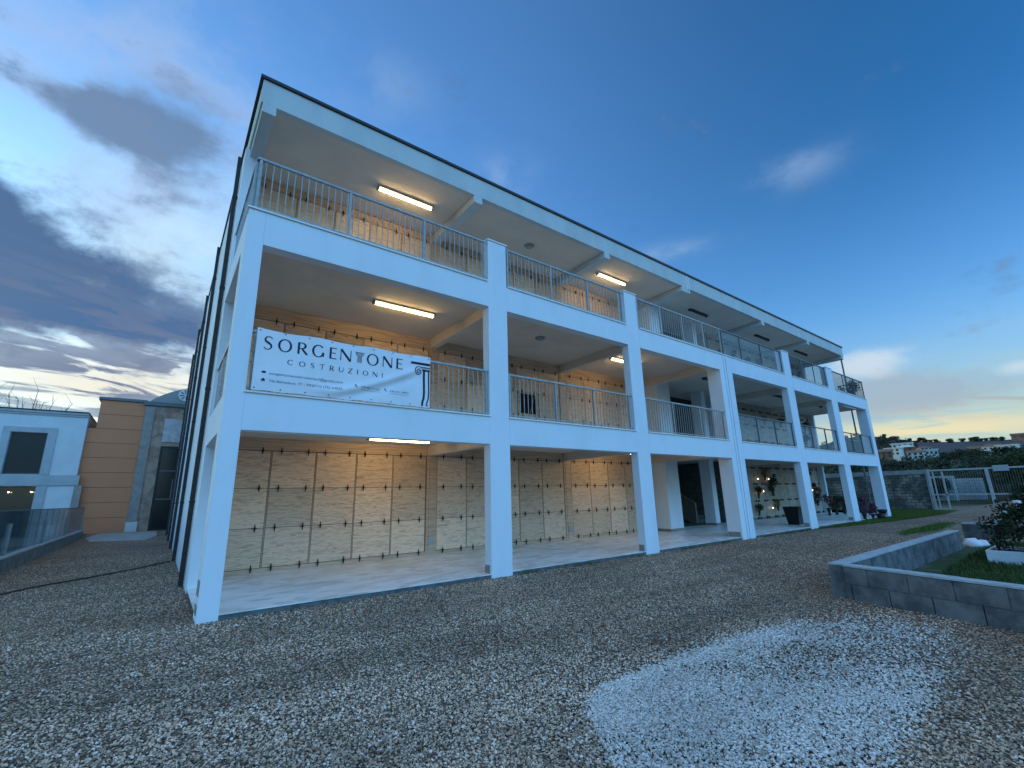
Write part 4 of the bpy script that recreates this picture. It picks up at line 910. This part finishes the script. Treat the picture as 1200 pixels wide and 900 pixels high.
# planters on the ground
BP = empty('black_planter', (21.75, 1.05, -.028), 'tall tapered empty black planter inside the gallery by a column', 'planter')
b = MB(); b.v = []
def frust(b, h0, h1, z0, z1):
    n = len(b.v); b.v += [(sx_*h0, sy_*h0, z0) for sx_, sy_ in ((-1, -1), (1, -1), (1, 1), (-1, 1))] + [(sx_*h1, sy_*h1, z1) for sx_, sy_ in ((-1, -1), (1, -1), (1, 1), (-1, 1))]
    for i in range(4): j = (i+1) % 4; b.f.append((n+i, n+j, n+4+j, n+4+i))
    b.f.append((n+3, n+2, n+1, n)); b.f.append((n+4, n+5, n+6, n+7))
frust(b, .22, .31, 0, .72); b.build('pot', mat('black_plastic', (.012, .010, .012), .5), BP)
b = MB(); frust(b, .325, .33, .721, .76); b.build('rim', mat('black_rim', (.02, .018, .02), .45), BP)
bouquet(27.0, .02, ZG, 'purple', 'large purple and pink flower bunch on the grass beside the right columns', 2.2, 0, 'flowers on the ground by the gallery')
bouquet(27.7, -.12, ZG, 'purple', 'smaller dark pink flower bunch leaning toward the column on the grass', 1.5, 1, 'flowers on the ground by the gallery')
bouquet(30.2, 2.6, -.028, 'red', 'dark red flowers in the row on the gallery floor, left one', 2.0, 0, 'flowers on the ground by the gallery')
bouquet(31.0, 2.5, -.028, 'dark green', 'dark green pot plant in the row on the gallery floor, middle one', 2.1, 1, 'flowers on the ground by the gallery')
bouquet(31.9, 2.4, -.028, 'red', 'dark red flowers in the row on the gallery floor, right one', 1.9, 1, 'flowers on the ground by the gallery')
for x_, y_, lab in ((28.6, -.2, 'round black plastic pot lying against the column foot'), (29.7, .0, 'black goblet shaped urn on the grass between the last two columns')):
    o = MB().lathe([(.10, 0), (.16, .02), (.09, .12), (.07, .2), (.18, .30), (.24, .44), (.22, .45), (.05, .40)] if 'urn' in lab else [(.12, 0), (.16, .10), (.19, .27), (.17, .28), (.05, .25)], n=16).build('garden_pot', mat('pot_black', (.012, .012, .014), .5), None, smooth=True, loc=(x_, y_, ZG)); tag(o, lab, 'pot')
o = bouquet(30.6, .5, Z2+.03, 'dark green', 'green potted plant behind the top railing at the right end', 2.4, 0, None)
# hose on the gravel at the left
q = MB().tube([(-3.6, 3.6, ZG+.02), (-2.77, 5.2, ZG+.022), (-2.4, 5.9, ZG+.02), (-1.7, 6.6, ZG+.022), (-.9, 7.6, ZG+.02), (-.15, 8.85, ZG+.02)], .018, 6)
tag(q.build('black_hose', PIPE), 'thin black hose lying across the gravel beside the left wall', 'hose')

# ------------------------------------------------------------------ left: buildings and glass parapet
TANM = D.materials.new('tan_render'); TANM.use_nodes = True; N, L = TANM.node_tree.nodes, TANM.node_tree.links; P = N['Principled BSDF']; P.inputs['Roughness'].default_value = .9
t = N.new('ShaderNodeTexCoord'); L.new(mixc(N, L, noise(N, L, t.outputs['Object'], 1.3, 5, .6), (.58, .215, .100), (.66, .26, .125)), P.inputs['Base Color'])
TB = empty('tan_chapel', (0, 30, ZG), 'tan banded building with grey marble portal and arched roof', 'building')
tb = MB(); 
for i in range(9):
    z0 = i*.905; tb.box(-4.3 if i > 6 else -4.74, -2.06, 0, 8, z0, z0+.885)
tb.build('wall', TANM, TB)
MB().box(-4.28, -2.08, .035, 8, -.3, 8.14).box(-4.72, -4.28, .04, 8, -.3, 6.4).build('groove', mat('tan_groove', (.13, .08, .05), .9), TB)
MB().box(-4.42, -2.0, -.12, 8.1, 8.146, 8.32).build('cornice', DSTEEL, TB)
GMAR = mat('grey_marble', (.26, .16, .11), .4, (.42, .29, .21), 1.1, (1, 1, 1), dist=1.5, lo=.4, hi=.6)
GMAR2 = mat('pale_grey_marble', (.33, .29, .25), .4, (.24, .22, .20), 2, dist=1.)
MB().box(-2.05, 4.5, .0, 8, -.2, 8.0).build('portal_wall', GMAR, TB)
MB().box(-2.05, -1.55, -.10, -.003, .6, 7.9).build('pilaster', GMAR2, TB); MB().box(-2.08, -1.50, -.14, -.003, -.1, .59).build('pilaster_base', WALLW, TB)
MB().box(-.95, .9, -.03, -.003, 5.65, 7.2).build('inscription_slab', mat('slab', (.55, .55, .54), .4, (.40, .38, .37), 2.2), TB)
MB().box(-.95, 1.1, -.06, -.003, .0, 5.35).build('door_frame', mat('black_frame', (.01, .01, .01), .4), TB)
dr = MB().box(-.82, .02, -.09, -.062, .12, 5.2).box(.12, .98, -.09, -.062, .12, 5.2).build('door', mat('door_glass', (.012, .014, .016), .12, spec=.4), TB)
MB().box(-.06, -.03, -.14, -.092, 2.0, 3.2).build('handle', GALV, dr)
for zz in (1.9, 3.7):
    for xx in (-.82, .12): MB().box(xx, xx+.84, -.10, -.0905, zz, zz+.07).build('door_rail', DSTEEL, dr)
MB().box(-2.2, 4.6, -.2, 8, 8.002, 8.25).build('cornice', DSTEEL, TB)
ar = [(-1.95+6.3*i/24, 8.252+1.35*math.sin(math.pi*i/24)**.8) for i in range(25)]
MB().prism(ar, 1, .1, 8).build('arched_roof', mat('zinc', (.26, .27, .26), .5, metal=.2), TB)
ros = MB().tube([(-.02, .06, 8.92), (-.02, .09, 8.92)], .42, 24)
rs_ = ros.build('rose_window', mat('rose_pale', (.70, .72, .72), .5), TB); b = MB()
for i in range(8):
    a = i*math.pi/4+.2; b.tube([(-.02+.1*math.cos(a), .05, 8.92+.1*math.sin(a)), (-.02+.34*math.cos(a), .05, 8.92+.34*math.sin(a))], [.02, .045], 6)
b.build('rose_petal_opening', DSTEEL, rs_)

WB = empty('white_villa', (-4.70, 29.7, ZG), 'low white building with grey window surrounds behind the glass parapet', 'building')
WV = mat('villa_render', (.62, .66, .66), .9, (.56, .60, .61), 1.2); SUR = mat('grey_surround', (.36, .39, .40), .8, (.42, .45, .46), 2)
w_b = MB(); WB.scale = (1.078,)*3; Lx = -9.0   # local: x from Lx to 0 (world -13.4..-4.4), z local = world +.1
w_b.box(Lx, 0, 0, 7, 5.42, 6.50).box(Lx, -2.90, 0, 7, 3.20, 5.42).box(-1.50, 0, 0, 7, 3.20, 5.42)
w_b.box(-1.50, 0, 0, 7, -2.5, 3.20).box(Lx, -1.5, 0, 7, 2.62, 3.20).box(Lx, -4.4, 0, 7, -2.5, 2.62).box(-4.4, -1.5, 2.5, 7, -2.5, 2.62)
w_b.build('wall', WV, WB)
MB().box(Lx-.1, .0, -.14, 7.1, 6.502, 6.62).box(Lx-.1, -.01, -.08, -.002, 6.40, 6.498).build('cornice', SUR, WB); MB().box(Lx-.1, .01, -.18, 7.1, 6.622, 6.68).build('roof_edge', COPING, WB)
MB().box(-3.2, -1.14, -.06, -.002, 5.43, 5.70).box(-3.2, -2.91, -.06, -.002, 3.18, 5.43).box(-1.49, -1.14, -.06, -.002, 3.18, 5.43).build('window_surround', SUR, WB)
wf = MB().box(-2.9, -1.5, .12, .18, 3.19, 5.42).build('window', mat('villa_glass', (.02, .025, .028), .2, spec=.25), WB)
MB().box(-2.9, -2.86, .08, .119, 3.22, 5.42).box(-1.54, -1.5, .08, .119, 3.22, 5.42).box(-2.86, -1.54, .08, .119, 5.38, 5.42).box(-2.86, -1.54, .08, .119, 3.22, 3.27).build('window_frame', DSTEEL, wf)
MB().box(Lx, .13, -.09, -.002, 2.62, 3.16).build('string_course', SUR, WB)
MB().box(-1.50, -1.10, -.06, -.002, -2.5, 2.615).build('pier', SUR, WB); MB().box(-.02, .30, -.07, .4, -2.5, 2.615).build('quoin', GMAR2, WB)
MB().box(-4.4, -1.5, 1.0, 1.05, -2.5, 2.62).build('shopfront_glass', mat('shop_glass', (.03, .028, .02), .1, spec=.6), WB)
for x_ in (-2.6, -1.75): MB().lathe([(.02, 2.28), (.04, 2.30), (.02, 2.33)], x=x_, y=.7, n=8).build('spot_lamp', emat('spot', (1, .75, .4), 6.), WB)

# glass parapet
def pathpts():
    p = [(-3.67, 5.0+i*1.25) for i in range(17)]
    p += [(-3.67-.10*((i+1)/4)**2*8, 25+(i+1)*.75) for i in range(4)]
    return p
GP = empty('glass_parapet', (0, 0, ZG), 'teal glass parapet on a low concrete curb at the left', 'parapet')
pp = pathpts()
def strip(pts, hw, z0, z1):
    b = MB()
    for i in range(len(pts)-1):
        a, c = Vector(pts[i]), Vector(pts[i+1]); t = (c-a).normalized(); n_ = Vector((-t.y, t.x))*hw
        n0 = len(b.v)
        for z_ in (z0, z1): b.v += [(*(a-n_), z_), (*(c-n_), z_), (*(c+n_), z_), (*(a+n_), z_)]
        b.f += [tuple(n0+k_ for k_ in q) for q in ((0, 1, 5, 4), (1, 2, 6, 5), (2, 3, 7, 6), (3, 0, 4, 7), (4, 5, 6, 7), (0, 3, 2, 1))]
    return b
strip(pp, .13, -2.5, .36).build('curb', mat('curb_concrete', (.13, .13, .12), .95, (.22, .22, .20), 4, bump=.5), GP)
strip(pp, .15, .362, .40).build('curb_cap', mat('curb_cap_stone', (.42, .44, .44), .8, (.30, .32, .32), 3), GP)
strip(pp, .012, .41, 1.52).build('glass', GLASS2, GP); strip(pp, .022, 1.522, 1.55).build('top_rail', DSTEEL, GP)
for i in range(0, len(pp)-1, 4):
    x_, y_ = pp[i]; MB().box(x_-.05, x_+.05, y_-.03, y_+.03, .401, 1.2).build('clamp_post', GALV, GP)
sheet('lower_paving', [(-30, 2), (-3.8, 2), (-3.8, 30), (-30, 30)], -2.47, PADM, 'pale paving at the lower level beyond the glass')
# bare tree behind the villa
BT = empty('bare_tree', (-9.0, 38, ZG), 'leafless twiggy tree rising over the white villa roof', 'tree')
tr = MB(); tw = MB()
tr.tube([(0, 0, -2), (.1, 0, 3), (0, .1, 5.5)], [.25, .18, .1], 8)
for i in range(16):
    a = random.uniform(0, 6.28); s = random.uniform(.4, 2.6); z0 = random.uniform(3.2, 5.6); top = random.uniform(8.4, 10.2)
    p0, p1, p2 = (0, 0, z0), (s*math.cos(a)*.8, s*math.sin(a)*.8, (z0+top)/2), (s*math.cos(a)*1.2, s*math.sin(a)*1.2, top-.4)
    tw.tube([p0, p1, p2], [.06, .035, .012], 5)
    for k_ in range(5):
        tt = random.uniform(.3, 1); bx_ = [p1[j]+(p2[j]-p1[j])*tt for j in range(3)]; tw.tube([bx_, (bx_[0]+random.uniform(-.5, .5), bx_[1]+random.uniform(-.5, .5), bx_[2]+random.uniform(.3, .9))], [.012, .005], 4)
tr.build('trunk', BARK, BT); tw.build('twig', BARK, BT)
